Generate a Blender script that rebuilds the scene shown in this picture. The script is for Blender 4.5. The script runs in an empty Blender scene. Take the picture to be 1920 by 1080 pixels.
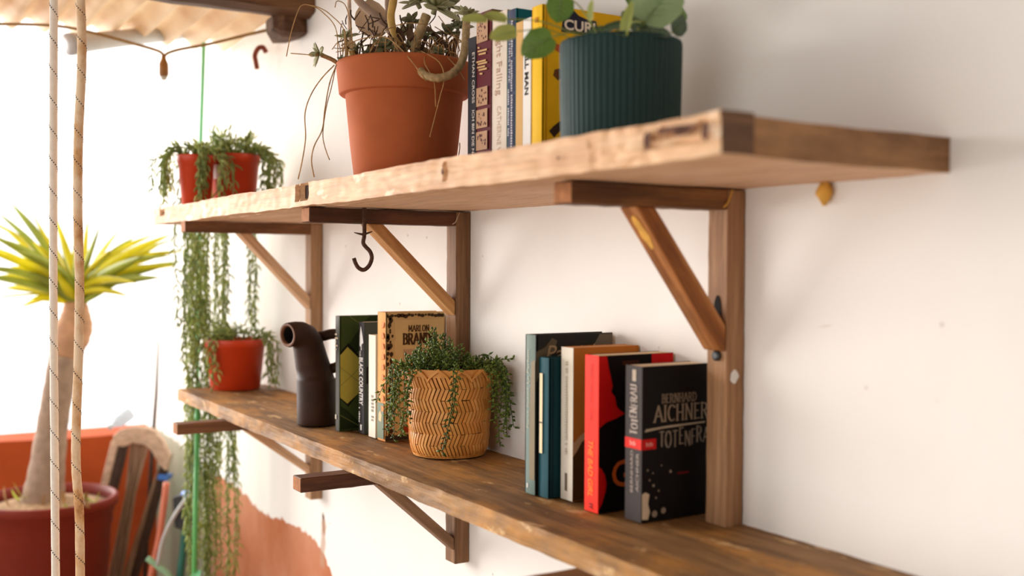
import bpy, bmesh, math, random
from mathutils import Vector, Matrix, noise
rnd = random.Random(11)
V = Vector
scene = bpy.context.scene
col = scene.collection

# ---------------------------------------------------------------- camera, world, light, exposure
C0 = V((.93522, -.90036, .30499))
FW = V((-.85093535, .52485696, -.02083775)); RT = V((.52487, .85116604, .00527784)); UP = V((-.02050649, .00644601, .99976894))
FPX = 2016.37
cam = bpy.data.cameras.new('camera'); cam_o = bpy.data.objects.new('camera', cam); col.objects.link(cam_o)
cam_o.matrix_world = Matrix(((RT.x, UP.x, -FW.x, C0.x), (RT.y, UP.y, -FW.y, C0.y), (RT.z, UP.z, -FW.z, C0.z), (0, 0, 0, 1)))
cam.sensor_width = 36; cam.lens = 36 * FPX / 1920; cam.clip_start = .02
cam.dof.use_dof = True; cam.dof.focus_distance = 1.68; cam.dof.aperture_fstop = 2.8
scene.camera = cam_o

world = bpy.data.worlds.new('hazy_sky'); scene.world = world; world.use_nodes = True
bg = world.node_tree.nodes['Background']
bg.inputs[0].default_value = (1, .985, .965, 1); bg.inputs[1].default_value = 1.75
sun = bpy.data.lights.new('sun', 'SUN'); sun.energy = 5.0; sun.angle = math.radians(44); sun.color = (1, .96, .91)
sun_o = bpy.data.objects.new('sun', sun); col.objects.link(sun_o)
sun_o.rotation_euler = V((.86, .40, -.20)).to_track_quat('-Z', 'Y').to_euler()
scene.view_settings.view_transform = 'Standard'; scene.view_settings.look = 'None'
scene.view_settings.gamma = 1; scene.view_settings.use_curve_mapping = False
scene.view_settings.exposure = 0.23

# ---------------------------------------------------------------- helpers
def at(px, py, d):            # a point of the place, d metres in front of the camera
    return C0 + (FW + RT * ((px - 960) / FPX) + UP * ((540 - py) / FPX)) * d
def lin(c):
    return tuple(((x / 255) / 12.92 if x / 255 <= .04045 else ((x / 255 + .055) / 1.055) ** 2.4) for x in c[:3]) + (1,)

class MB:
    def __init__(s): s.v = []; s.f = []; s.m = []; s.k = 0
    def face(s, idx): s.f.append(tuple(idx)); s.m.append(s.k)
    def box(s, a, b):
        x0, y0, z0 = a; x1, y1, z1 = b; n = len(s.v)
        s.v += [V(p) for p in ((x0, y0, z0), (x1, y0, z0), (x1, y1, z0), (x0, y1, z0), (x0, y0, z1), (x1, y0, z1), (x1, y1, z1), (x0, y1, z1))]
        for q in ((3, 2, 1, 0), (4, 5, 6, 7), (0, 1, 5, 4), (1, 2, 6, 5), (2, 3, 7, 6), (3, 0, 4, 7)): s.face([n + i for i in q])
        return s
    def rings(s, rings, cap0=True, cap1=True, closed=True):
        n0 = len(s.v); k = len(rings[0])
        for r in rings: s.v += [V(p) for p in r]
        for i in range(len(rings) - 1):
            for j in range(k if closed else k - 1):
                a = n0 + i * k + j; b = n0 + i * k + (j + 1) % k
                s.face((a, b, b + k, a + k))
        if cap0: s.face([n0 + j for j in range(k)][::-1])
        if cap1: s.face([n0 + (len(rings) - 1) * k + j for j in range(k)])
        return s
    def tube(s, pts, rad, sides=8, squash=1.0, upv=None):
        pts = [V(p) for p in pts]; R = []
        if not hasattr(rad, '__len__'): rad = [rad] * len(pts)
        prev = None
        for i, p in enumerate(pts):
            t = (pts[min(i + 1, len(pts) - 1)] - pts[max(i - 1, 0)])
            t = t.normalized() if t.length > 1e-9 else V((0, 0, 1))
            if prev is None:
                a = upv.copy() if upv is not None else (V((0, 0, 1)) if abs(t.z) < .9 else V((1, 0, 0)))
            else: a = prev
            a = (a - t * a.dot(t)).normalized(); b = t.cross(a); prev = a
            R.append([p + (a * math.cos(w) * squash + b * math.sin(w)) * rad[i] for w in (2 * math.pi * j / sides for j in range(sides))])
        return s.rings(R)
    def lathe(s, prof, c, segs=40, fn=None, cap0=True, cap1=True):
        R = []
        for r, z in prof:
            ring = []
            for j in range(segs):
                a = 2 * math.pi * j / segs; q = fn(a, z, r) if fn else r
                ring.append((c[0] + q * math.cos(a), c[1] + q * math.sin(a), c[2] + z))
            R.append(ring)
        return s.rings(R, cap0, cap1)
    def poly(s, pts):
        n = len(s.v); s.v += [V(p) for p in pts]; s.face(range(n, n + len(pts))); return s
    def prism(s, pts, off):
        return s.rings([[V(p) for p in pts], [V(p) + V(off) for p in pts]])
    def blade(s, p, d, nrm, length, width, curl=0., seg=5, fold=.25, tip=1.0, wprof=None):
        # a folded leaf blade: three verts across
        d = V(d).normalized(); nrm = V(nrm); nrm = (nrm - d * nrm.dot(d)).normalized(); sd = d.cross(nrm)
        n0 = len(s.v); pos = V(p)
        for i in range(seg + 1):
            u = i / seg
            w = width * (wprof(u) if wprof else (math.sin(math.pi * min(1, .12 + .88 * u)) ** .7 if u < 1 else 0)) * .5
            s.v += [pos + sd * w + nrm * w * fold, pos.copy(), pos - sd * w + nrm * w * fold]
            q = Matrix.Rotation(curl / seg, 3, sd); d = q @ d; nrm = q @ nrm
            pos = pos + d * (length / seg)
        for i in range(seg):
            a = n0 + 3 * i
            s.face((a, a + 1, a + 4, a + 3)); s.face((a + 1, a + 2, a + 5, a + 4))
        return s
    def fat(s, p, d, nrm, length, width, thick, curl=0., seg=5, sides=6, prof=None):
        # a fleshy leaf: flattened rings along a curved spine
        d = V(d).normalized(); nrm = V(nrm); nrm = (nrm - d * nrm.dot(d)).normalized(); sd = d.cross(nrm)
        pos = V(p); R = []
        prof = prof or (lambda u: max(.06, math.sin(math.pi * (.12 + .86 * u)) ** .8))
        for i in range(seg + 1):
            w = prof(i / seg)
            R.append([pos + sd * math.cos(a) * width * .5 * w + nrm * math.sin(a) * thick * .5 * w for a in (2 * math.pi * j / sides for j in range(sides))])
            q = Matrix.Rotation(curl / seg, 3, sd); d = q @ d; nrm = q @ nrm
            pos = pos + d * (length / seg)
        return s.rings(R)
    def bead(s, p, d, L, w):       # tiny pointed leaf, 5-sided bipyramid
        d = V(d).normalized(); a = d.orthogonal().normalized(); b = d.cross(a); n = len(s.v)
        s.v.append(V(p)); m = V(p) + d * L * .45
        for j in range(4):
            t = math.pi / 2 * j; s.v.append(m + a * math.cos(t) * w * .5 + b * math.sin(t) * w * .38)
        s.v.append(V(p) + d * L)
        for j in range(4):
            k = (j + 1) % 4
            s.face((n, n + 1 + k, n + 1 + j)); s.face((n + 1 + j, n + 1 + k, n + 5))
        return s
    def build(s, name, mats, parent=None, smooth=False, loc=None):
        if not isinstance(mats, (list, tuple)): mats = [mats]
        org = V(loc) if loc is not None else (V(parent.get('_o', (0, 0, 0))) if parent else V((0, 0, 0)))
        me = bpy.data.meshes.new(name)
        me.from_pydata([v - org for v in s.v], [], s.f)
        for m in mats: me.materials.append(m)
        me.polygons.foreach_set('material_index', s.m)
        if smooth: me.polygons.foreach_set('use_smooth', [True] * len(me.polygons))
        bm = bmesh.new(); bm.from_mesh(me); bmesh.ops.recalc_face_normals(bm, faces=bm.faces); bm.to_mesh(me); bm.free()
        me.update()
        o = bpy.data.objects.new(name, me); col.objects.link(o)
        o['_o'] = tuple(org)
        if parent: o.parent = parent
        else: o.location = org
        return o

def thing(name, loc, label, cat, group=None):
    o = bpy.data.objects.new(name, None); o.empty_display_size = .05; col.objects.link(o)
    o.location = loc; o['_o'] = tuple(loc); o['label'] = label; o['category'] = cat
    if group: o['group'] = group
    return o
def tag(o, label, cat, group=None):
    o['label'] = label; o['category'] = cat
    if group: o['group'] = group
    return o
def struct(o): o['kind'] = 'structure'; return o
def stuff(o): o['kind'] = 'stuff'; return o
def bevel(o, w=.001, seg=1):
    m = o.modifiers.new('bevel', 'BEVEL'); m.width = w; m.segments = seg; m.limit_method = 'ANGLE'; return o
def spline(pts, n=8):
    pts = [V(p) for p in pts]; out = []
    P = [pts[0] * 2 - pts[1]] + pts + [pts[-1] * 2 - pts[-2]]
    for i in range(1, len(P) - 2):
        for k in range(n):
            t = k / n; a, b, c, d = P[i - 1], P[i], P[i + 1], P[i + 2]
            out.append(.5 * ((2 * b) + (c - a) * t + (2 * a - 5 * b + 4 * c - d) * t * t + (3 * b - a - 3 * c + d) * t ** 3))
    out.append(pts[-1]); return out
def lerp(a, b, t): return a + (b - a) * t

# ---------------------------------------------------------------- materials
def new_mat(name):
    m = bpy.data.materials.new(name); m.use_nodes = True; nt = m.node_tree
    return m, nt, nt.nodes['Principled BSDF']
def node(nt, t, **kw):
    n = nt.nodes.new(t)
    for k, v in kw.items():
        if k in n.inputs: n.inputs[k].default_value = v
        else: setattr(n, k, v)
    return n
def ramp(nt, stops):
    r = nt.nodes.new('ShaderNodeValToRGB'); e = r.color_ramp.elements
    while len(e) < len(stops): e.new(.5)
    for el, (p, c) in zip(e, stops): el.position = p; el.color = c
    return r
def mix(nt, fac, a, b, mode='MIX'):
    n = nt.nodes.new('ShaderNodeMix'); n.data_type = 'RGBA'; n.blend_type = mode
    for key, val in ((0, fac), (6, a), (7, b)):
        if hasattr(val, 'is_output') or isinstance(val, bpy.types.NodeSocket): nt.links.new(val, n.inputs[key])
        else: n.inputs[key].default_value = val
    return n.outputs[2]
def bump(nt, bs, h, strength=.3, dist=.002):
    b = node(nt, 'ShaderNodeBump', Strength=strength, Distance=dist); nt.links.new(h, b.inputs['Height']); nt.links.new(b.outputs[0], bs.inputs['Normal'])
def plain(name, c, rough=.5, var=.12, scale=30, spec=.5, sub=0, transl=0, bmp=0, metal=0):
    m, nt, bs = new_mat(name); L = nt.links
    tc = node(nt, 'ShaderNodeTexCoord'); nz = node(nt, 'ShaderNodeTexNoise', Scale=scale, Detail=4.0); L.new(tc.outputs['Object'], nz.inputs['Vector'])
    c = lin(c); lo = tuple(x * (1 - var) for x in c[:3]) + (1,); hi = tuple(min(1, x * (1 + var)) for x in c[:3]) + (1,)
    r = ramp(nt, [(.3, lo), (.7, hi)]); L.new(nz.outputs[0], r.inputs[0]); L.new(r.outputs[0], bs.inputs['Base Color'])
    bs.inputs['Roughness'].default_value = rough; bs.inputs['Specular IOR Level'].default_value = spec; bs.inputs['Metallic'].default_value = metal
    if bmp: bump(nt, bs, nz.outputs[0], bmp, .002)
    if transl:
        t = node(nt, 'ShaderNodeBsdfTranslucent'); L.new(r.outputs[0], t.inputs[0]); mx = node(nt, 'ShaderNodeMixShader', Fac=transl)
        L.new(bs.outputs[0], mx.inputs[1]); L.new(t.outputs[0], mx.inputs[2]); L.new(mx.outputs[0], nt.nodes['Material Output'].inputs[0])
    return m
def wood(name, dark, midc, light, axis='x', rough=.65, stain=None, stain_amt=.55, grain=1.0, bmp=.5, seed=0.0, pale=None):
    m, nt, bs = new_mat(name); L = nt.links
    tc = node(nt, 'ShaderNodeTexCoord'); mp = node(nt, 'ShaderNodeMapping')
    sc = {'x': (3, 45, 45), 'y': (45, 3, 45), 'z': (45, 45, 3)}[axis]
    mp.inputs['Scale'].default_value = [q * grain for q in sc]; mp.inputs['Location'].default_value = (seed, seed * 1.7, seed * .6)
    L.new(tc.outputs['Object'], mp.inputs[0])
    n1 = node(nt, 'ShaderNodeTexNoise', Scale=1.0, Detail=6.0, Roughness=.6, Distortion=.6); L.new(mp.outputs[0], n1.inputs['Vector'])
    n2 = node(nt, 'ShaderNodeTexNoise', Scale=4.0, Detail=3.0, Roughness=.6); L.new(mp.outputs[0], n2.inputs['Vector'])
    r1 = ramp(nt, [(.25, lin(dark)), (.5, lin(midc)), (.75, lin(light))]); L.new(n1.outputs[0], r1.inputs[0])
    r2 = ramp(nt, [(.35, (.62, .6, .58, 1)), (.6, (1, 1, 1, 1))]); L.new(n2.outputs[0], r2.inputs[0])
    c = mix(nt, .6, r1.outputs[0], r2.outputs[0], 'MULTIPLY')
    def blot(sc, lo, hi, colr, amt, off):
        mp2 = node(nt, 'ShaderNodeMapping'); mp2.inputs['Location'].default_value = (off, off, off)
        mp2.inputs['Scale'].default_value = {'x': (.45, 1, 1), 'y': (1, .45, 1), 'z': (1, 1, .45)}[axis]
        L.new(tc.outputs['Object'], mp2.inputs[0])
        n = node(nt, 'ShaderNodeTexNoise', Scale=sc, Detail=5.0, Roughness=.62); L.new(mp2.outputs[0], n.inputs['Vector'])
        rr = ramp(nt, [(lo, (0, 0, 0, 1)), (hi, (amt, amt, amt, 1))]); L.new(n.outputs[0], rr.inputs[0])
        return mix(nt, rr.outputs[0], c, lin(colr))
    if stain: c = blot(14, .48, .62, stain, stain_amt, 3.1)
    if pale: c = blot(26, .60, .65, pale, .75, 7.7)
    L.new(c, bs.inputs['Base Color']); bs.inputs['Roughness'].default_value = rough; bs.inputs['Specular IOR Level'].default_value = .3
    bump(nt, bs, n2.outputs[0], bmp, .0012)
    return m

M = {}
PW = [((206, 154, 108), (228, 182, 138), (244, 208, 168))]
M['pale_x'] = wood('pale_pine_x', *PW[0], axis='x', stain=(190, 136, 94), stain_amt=.5, pale=(252, 226, 196))
M['pale_panel'] = wood('pale_pine_panel', (214, 168, 130), (228, 186, 148), (240, 202, 166), axis='x', stain=(198, 138, 96), stain_amt=.35)
M['end_dark'] = wood('weathered_end', (84, 62, 48), (118, 86, 62), (146, 108, 78), axis='y', stain=(70, 48, 34), grain=1.2)
M['end_tan'] = wood('sawn_board_end', (142, 102, 66), (176, 130, 88), (196, 152, 108), axis='y', stain=(110, 76, 50), grain=1.0)
M['hole_shade'] = plain('recess_shade', (70, 44, 28), .9, .4, 60)
M['old_x'] = wood('worn_board', (86, 58, 32), (138, 100, 58), (182, 138, 88), axis='x', stain=(194, 134, 58), stain_amt=.68, bmp=.8, pale=(214, 176, 124))
M['arm'] = [wood('bracket_arm_%d' % i, *c, axis='y', bmp=.6, stain=s, seed=i * 2.3) for i, (c, s) in enumerate([
    (((88, 54, 24), (132, 86, 44), (176, 122, 74)), (62, 36, 18)),
    (((66, 38, 20), (92, 54, 30), (122, 74, 44)), (60, 34, 20)),
    (((104, 66, 40), (130, 86, 54), (156, 106, 70)), (84, 54, 34))])]
M['post'] = [wood('bracket_post_%d' % i, *c, axis='z', bmp=.6, seed=i * 1.9) for i, c in enumerate([
    ((138, 98, 64), (174, 130, 92), (200, 158, 118)),
    ((98, 68, 42), (136, 98, 66), (170, 128, 94)),
    ((140, 104, 72), (176, 136, 100), (200, 162, 124))])]
M['brace'] = [wood('bracket_brace_%d' % i, *c, axis='y', bmp=.6, stain=s, seed=i * 3.1) for i, (c, s) in enumerate([
    (((110, 62, 26), (162, 98, 46), (206, 146, 88)), (88, 50, 24)),
    (((168, 108, 58), (206, 150, 92), (226, 176, 120)), (150, 84, 38)),
    (((196, 152, 112), (216, 172, 132), (230, 190, 152)), (190, 140, 100))])]
M['brace_low'] = wood('weathered_brace', (96, 66, 44), (134, 98, 68), (166, 128, 94), axis='y', bmp=.7)
M['sawn'] = plain('sawn_arm_end', (160, 104, 62), .8, .25, 90, .2)
M['rust'] = plain('rusty_iron', (82, 52, 38), .75, .45, 220, .4, bmp=.6, metal=.3)
M['rust_red'] = plain('red_rusty_iron', (128, 56, 32), .8, .3, 120)
M['terracotta'] = plain('terracotta', (184, 98, 56), .8, .07, 22, .2, bmp=.05)
M['soil'] = plain('dry_soil', (74, 52, 36), .95, .5, 120, .2, bmp=1.0)
M['green_pot'] = plain('dark_green_glaze', (34, 60, 58), .6, .06, 20, .25)
M['plastic'] = plain('orange_plastic', (206, 62, 24), .4, .06, 10, .5)
M['white'] = plain('white_paper_sticker', (240, 236, 228), .7, .03)
M['sage'] = plain('sage_rosette_leaf', (164, 160, 116), .55, .2, 45, .4, transl=.1)
M['sage_dark'] = plain('dark_rosette_leaf', (128, 128, 92), .55, .2, 45, .4, transl=.1)
M['stem_tan'] = plain('tan_succulent_stem', (178, 150, 108), .8, .25, 140, .3, bmp=.7)
M['stem_yellow'] = plain('yellow_stem', (206, 164, 88), .6, .2, 60, .3, bmp=.2)
M['stem_brown'] = plain('brown_stem', (118, 92, 70), .85, .3, 120, .3, bmp=.6)
M['trunk_grey'] = plain('grey_trunk', (166, 140, 120), .85, .18, 40, .3, bmp=.5)
M['twig'] = plain('dry_grass', (184, 142, 92), .8, .3, 60, .2)
M['twig_dark'] = plain('dark_twig', (84, 62, 48), .85, .3, 90, .2)
M['leaf'] = plain('round_green_leaf', (98, 130, 54), .45, .22, 40, .5, transl=.25)
M['leaf_dark'] = plain('dark_green_leaf', (60, 84, 50), .45, .2, 40, .5, transl=.15)
M['leaf_lime'] = plain('yellow_green_leaf', (168, 174, 92), .5, .15, 40, .4, transl=.35)
M['leaf_grey'] = plain('grey_green_leaf', (156, 178, 130), .5, .14, 30, .4, transl=.25)
M['bead'] = plain('trailing_leaf_green', (112, 132, 48), .5, .3, 60, .35, transl=.2)
M['bead2'] = plain('trailing_leaf_dark', (74, 96, 38), .5, .3, 60, .35, transl=.15)
M['hookleaf'] = plain('hooked_leaf_green', (202, 210, 136), .5, .22, 20, .4, transl=.45)
M['hookleaf2'] = plain('hooked_leaf_dark', (154, 172, 100), .5, .25, 20, .4, transl=.4)
M['bamboo'] = plain('woven_bamboo', (230, 160, 80), .5, .14, 60, .4, bmp=.2)
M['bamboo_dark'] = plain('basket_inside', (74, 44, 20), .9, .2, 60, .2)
M['iron_brown'] = plain('dark_brown_glaze', (56, 34, 22), .6, .3, 26, .22, bmp=.15)
M['iron_rim'] = plain('brown_glaze_rim', (118, 76, 50), .55, .15, 40, .4)
M['black_in'] = plain('black_inside', (20, 14, 14), .9, .1)
M['palm_leaf'] = plain('yellow_green_frond', (232, 222, 58), .5, .15, 12, .4, transl=.5)
M['palm_leaf2'] = plain('green_frond', (182, 190, 84), .5, .2, 12, .4, transl=.4)
M['orange_wall'] = plain('orange_painted_parapet', (182, 80, 36), .85, .1, 8, .2)
M['redpot'] = plain('dark_red_plastic', (128, 40, 20), .55, .08, 10, .25)
M['cane'] = wood('weathered_chair_wood', (118, 92, 72), (168, 136, 110), (204, 172, 146), axis='z', grain=.8)
M['cane_pale'] = wood('pale_chair_rail', (196, 164, 138), (222, 190, 164), (238, 210, 186), axis='y', grain=.6)
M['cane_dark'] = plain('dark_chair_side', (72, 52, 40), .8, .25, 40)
M['green_overexposed'] = plain('green_pole_overexposed', (134, 220, 164), .5, .08, 20)  # paled: the pole's overexposure is put into this green
M['blue'] = plain('blue_plastic_tie', (70, 130, 220), .4, .05)
M['black_plastic'] = plain('black_plastic', (30, 28, 30), .4, .2)
M['hose_green'] = plain('dark_green_hose', (30, 106, 92), .4, .08)
M['hose_pale'] = plain('pale_green_hose', (150, 190, 150), .5, .08)
M['pink_pipe'] = plain('salmon_pipe', (226, 128, 98), .5, .08)
M['pvc'] = plain('grey_plastic_pipe', (196, 194, 194), .4, .05)
M['clear'] = plain('clear_plastic_bottle', (222, 228, 234), .2, .05, transl=.5)
M['cord'] = plain('ochre_cord', (150, 112, 54), .7, .15)
M['socket'] = plain('brown_lamp_socket', (150, 96, 34), .5, .2, 60)
M['glass_bulb'] = plain('frosted_bulb', (230, 224, 212), .3, .02, transl=.4)
M['foam'] = plain('yellow_expanding_foam', (222, 166, 70), .8, .2, 60, bmp=.8)
M['beam'] = wood('dark_roof_beam', (62, 40, 26), (96, 64, 40), (130, 92, 60), axis='y')

# white wall: plaster coat, specks, an old coat where the plaster has come off
def wall_mat():
    m, nt, bs = new_mat('white_plaster'); L = nt.links
    tc = node(nt, 'ShaderNodeTexCoord'); sp = node(nt, 'ShaderNodeSeparateXYZ'); L.new(tc.outputs['Object'], sp.inputs[0])
    def math_(op, a, b=None, clamp=False):
        n = node(nt, 'ShaderNodeMath', operation=op); n.use_clamp = clamp
        for i, q in enumerate((a, b)):
            if q is None: continue
            if isinstance(q, (int, float)): n.inputs[i].default_value = q
            else: L.new(q, n.inputs[i])
        return n.outputs[0]
    def noise_(s, d=4.0, r=.55):
        n = node(nt, 'ShaderNodeTexNoise', Scale=s, Detail=d, Roughness=r); L.new(tc.outputs['Object'], n.inputs['Vector']); return n.outputs[0]
    nb = noise_(3.0); base = ramp(nt, [(.3, lin((240, 235, 229))), (.7, lin((245, 241, 236)))]); L.new(nb, base.inputs[0]); c = base.outputs[0]
    # edge height of the lost plaster along x
    x = sp.outputs[0]; z = sp.outputs[2]
    mr = node(nt, 'ShaderNodeFloatCurve'); cv = mr.mapping.curves[0]
    # x from -3.2 .. -.8 -> 0..1 ; height -.75 .. -.15 -> 0..1
    pts = [(-3.2, -.255), (-2.6, -.27), (-2.2, -.30), (-1.93, -.305), (-1.74, -.33), (-1.60, -.32), (-1.47, -.315), (-1.36, -.325), (-1.29, -.36), (-1.255, -.42), (-1.235, -.75), (-.8, -.75)]
    P = [((a + 3.2) / 2.4, (b + .75) / .6) for a, b in pts]
    cv.points[0].location = P[0]; cv.points[1].location = P[-1]
    for p in P[1:-1]: cv.points.new(*p)
    mr.mapping.update()
    u = math_('DIVIDE', math_('ADD', x, 3.2), 2.4, True); L.new(u, mr.inputs['Value'])
    hz = math_('ADD', math_('MULTIPLY', mr.outputs[0], .6), -.75)
    edge = math_('ADD', math_('SUBTRACT', hz, z), math_('MULTIPLY', math_('SUBTRACT', noise_(28, 6.0, .6), .5), .05))
    mask = math_('MULTIPLY', edge, 260.0, True)
    op = ramp(nt, [(.35, lin((180, 104, 64))), (.65, lin((204, 142, 110)))]); L.new(noise_(4.0), op.inputs[0])
    gr = ramp(nt, [(.35, lin((160, 176, 150))), (.65, lin((176, 168, 144)))]); L.new(noise_(5.0), gr.inputs[0])
    gx = math_('MULTIPLY', math_('SUBTRACT', math_('ADD', -2.32, math_('MULTIPLY', noise_(6.0), .35)), x), 9.0, True)
    c2 = mix(nt, gx, op.outputs[0], gr.outputs[0])
    # specks
    vo = node(nt, 'ShaderNodeTexVoronoi', Scale=26.0); L.new(tc.outputs['Object'], vo.inputs['Vector'])
    sepc = node(nt, 'ShaderNodeSeparateColor'); L.new(vo.outputs['Color'], sepc.inputs[0])
    dots = math_('MULTIPLY', math_('SUBTRACT', .075, vo.outputs['Distance']), 30.0, True)
    dots = math_('MULTIPLY', dots, math_('GREATER_THAN', sepc.outputs[0], .55))
    dots = math_('MULTIPLY', dots, math_('MULTIPLY', math_('SUBTRACT', noise_(2.2, 2.0), .38), 5.0, True))
    c = mix(nt, math_('MULTIPLY', dots, .75), c, lin((150, 118, 92)))
    c = mix(nt, mask, c, c2)
    # the dark gash below the far post, and the bare nail scar at the right
    def gash(x0, z0, slope, halfl, w, s=40):
        dz = math_('SUBTRACT', z, z0)
        dx = math_('SUBTRACT', math_('SUBTRACT', x, x0), math_('MULTIPLY', dz, slope))
        dx = math_('ADD', math_('ABSOLUTE', dx), math_('MULTIPLY', math_('SUBTRACT', noise_(s), .5), w * 1.6))
        a = math_('MULTIPLY', math_('SUBTRACT', w, dx), 1 / (w * .4), True)
        return math_('MULTIPLY', a, math_('MULTIPLY', math_('SUBTRACT', halfl, math_('ABSOLUTE', dz)), 90.0, True))
    c = mix(nt, gash(-1.322, -.275, -.1, .028, .008), c, lin((112, 84, 68)))
    c = mix(nt, math_('MULTIPLY', gash(-1.325, -.32, .1, .06, .016, 60), .7), c, lin((190, 150, 124)))
    c = mix(nt, math_('MULTIPLY', gash(.123, .2412, 3, .0032, .008, 90), .9), c, lin((196, 152, 112)))
    L.new(c, bs.inputs['Base Color']); bs.inputs['Roughness'].default_value = .9; bs.inputs['Specular IOR Level'].default_value = .2
    h = math_('SUBTRACT', noise_(14.0, 5.0), math_('MULTIPLY', mask, 1.5))
    bump(nt, bs, h, .12, .01)
    return m
M['wall'] = wall_mat()

def roof_mat():
    m, nt, bs = new_mat('translucent_roof_sheet'); L = nt.links
    tc = node(nt, 'ShaderNodeTexCoord'); nz = node(nt, 'ShaderNodeTexNoise', Scale=7.0, Detail=4.0); L.new(tc.outputs['Object'], nz.inputs['Vector'])
    r = ramp(nt, [(.35, lin((228, 202, 170))), (.65, lin((244, 228, 204)))]); L.new(nz.outputs[0], r.inputs[0])
    L.new(r.outputs[0], bs.inputs['Base Color']); bs.inputs['Roughness'].default_value = .6
    t = node(nt, 'ShaderNodeBsdfTranslucent'); L.new(r.outputs[0], t.inputs[0]); mx = node(nt, 'ShaderNodeMixShader', Fac=.42)
    L.new(bs.outputs[0], mx.inputs[1]); L.new(t.outputs[0], mx.inputs[2]); L.new(mx.outputs[0], nt.nodes['Material Output'].inputs[0])
    return m
M['roof'] = roof_mat()
M['opaque_roof'] = plain('unseen_boarded_ceiling', (136, 122, 108), .9, .1)
M['blocker_wall'] = plain('dark_blocker_wall', (110, 98, 86), .9, .06, 6)  # kept dark to cut fill from the added wall
M['floor'] = plain('terrace_floor', (192, 176, 160), .8, .12, 6)

# ---------------------------------------------------------------- setting
FZ = -.98
mb = MB(); mb.box((-2.92, 0, FZ), (2.6, .18, 2.2)); struct(mb.build('wall_right', M['wall']))
mb = MB(); mb.box((-2.92, -3.6, FZ - .12), (2.6, .18, FZ)); struct(mb.build('floor', M['floor']))
mb = MB()
ys = [-3.6 + i * .1 for i in range(37)]
mb.rings([[(-3.02, y, FZ), (-2.85, y, FZ), (-2.85, y, -.268 + .012 * noise.noise((y * 2, 0, 0)) + y * .07 * 0), (-3.02, y, -.268)] for y in ys])
struct(mb.build('wall_far', M['orange_wall']))
mb = MB(); mb.box((2.42, -3.6, FZ), (2.6, 0, 1.95)); struct(mb.build('wall_back_blocker', M['blocker_wall']))  # unseen end wall, added to block light from the right
# eave sheet of translucent corrugated plastic, then an unseen boarded part over the room
def corr(x0, x1, z0, z1, y0, y1, pitch, amp):
    n = int((y1 - y0) / pitch * 10); R = []
    for top in (0, 1):
        for i in (range(n + 1) if not top else range(n, -1, -1)):
            y = y0 + (y1 - y0) * i / n
            R.append((y, amp * math.sin(2 * math.pi * y / pitch) + (.003 if top else 0)))
    return MB().rings([[(lerp(x0, x1, t), y, lerp(z0, z1, t) + dz) for y, dz in R] for t in (0, .25, .5, .75, 1)])
o = corr(-2.02, -1.30, .905, .935, -3.4, -.005, .076, .016).build('ceiling', M['roof'], smooth=True); struct(o)
mb = MB(); mb.rings([[(-1.34, y, .962), (2.6, y, 1.95), (2.6, y, 1.99), (-1.34, y, 1.0)] for y in (-3.42, 0)]); struct(mb.build('unseen_ceiling_boards', M['opaque_roof']))  # unseen, tilted up so the low sun reaches the wall
rb = thing('roof_beam', (-1.41, -.02, .88), 'dark rough roof beam under the corrugated sheet, meeting the white wall', 'beam')
mb = MB(); ys = [-3.3 + i * .06 for i in range(56)]
def rough(x, y, z, s=30, a=.004): return a * noise.noise((x * s, y * s, z * s))
mb.rings([[(x + rough(x, y, z), min(y, -.001), z + rough(z, x, y)) for x, z in ((-1.46, .872), (-1.41, .866), (-1.375, .874), (-1.375, .92), (-1.46, .92))] for y in ys])
mb.build('timber', M['beam'], rb)
mb = MB(); mb.rings([[(-1.455 + .05 * math.cos(a) * r * q, -.05 + dy, .852 + .034 * math.sin(a) * r * q) for a, q in zip([.6, .95, 2.2, 2.6, 3.7, 4.1, 5.3, 5.7], [1.1, 1.15, 1.05, 1.2, 1.1, 1.25, 1.1, 1.2])] for dy, r in ((-.03, .5), (-.01, 1), (.02, .9), (.049, .6))])
mb.build('beam_end_block', M['beam'], rb)

# ---------------------------------------------------------------- shelves
def board(x0, x1, yf, yb, zb, zt, name, mats, parent, dx=.006, front=None, nf=6, seed=0, amp=.0016, notches=(), cap_mat=0, yseg=5):
    n = int((x1 - x0) / dx); xs = [lerp(x0, x1, i / n) for i in range(n + 1)]
    for a, b in notches: xs += [a - .0002, a + .0002, b - .0002, b + .0002]
    xs.sort(); R = []
    for x in xs:
        yb_ = yb
        for a, b in notches:
            if a < x < b: yb_ = -.0300
        ring = []
        def P(y, z, fr=0):
            ny = noise.noise((x * 9 + seed, y * 14, z * 40)) + .5 * noise.noise((x * 40 + seed, y * 40, z * 90))
            nz = noise.noise((x * 7 + 9 + seed, y * 9, z * 9)) + .6 * noise.noise((x * 30 + seed, y * 30, 3))
            q = [x, y + ny * amp, z + nz * amp * .8]
            if fr and front: q[1] += front(x, z)
            if y >= yb_ - 1e-6: q[1] = yb_
            return tuple(q)
        for k in range(nf): ring.append(P(yf, lerp(zb, zt, k / (nf - 1)), 1))
        for k in range(1, yseg): ring.append(P(lerp(yf, yb_, k / yseg), zt))
        ring.append(P(yb_, zt)); ring.append(P(yb_, zb))
        for k in range(1, yseg): ring.append(P(lerp(yb_, yf, k / yseg), zb))
        R.append(ring)
    mb = MB(); mb.rings(R, False, False); n0 = 0; k = len(R[0])
    mb.k = cap_mat; mb.face(list(range(k))[::-1]); mb.face([(len(R) - 1) * k + j for j in range(k)])
    return mb.build(name, mats, parent)
UT, UB, UD = .4312, .3956, .30
up = thing('wall_shelf', (-.66, -.15, UB), 'thick pale unpainted wood wall shelf, upper one, holding the terracotta pot', 'shelf', 'wooden wall shelves')
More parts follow.
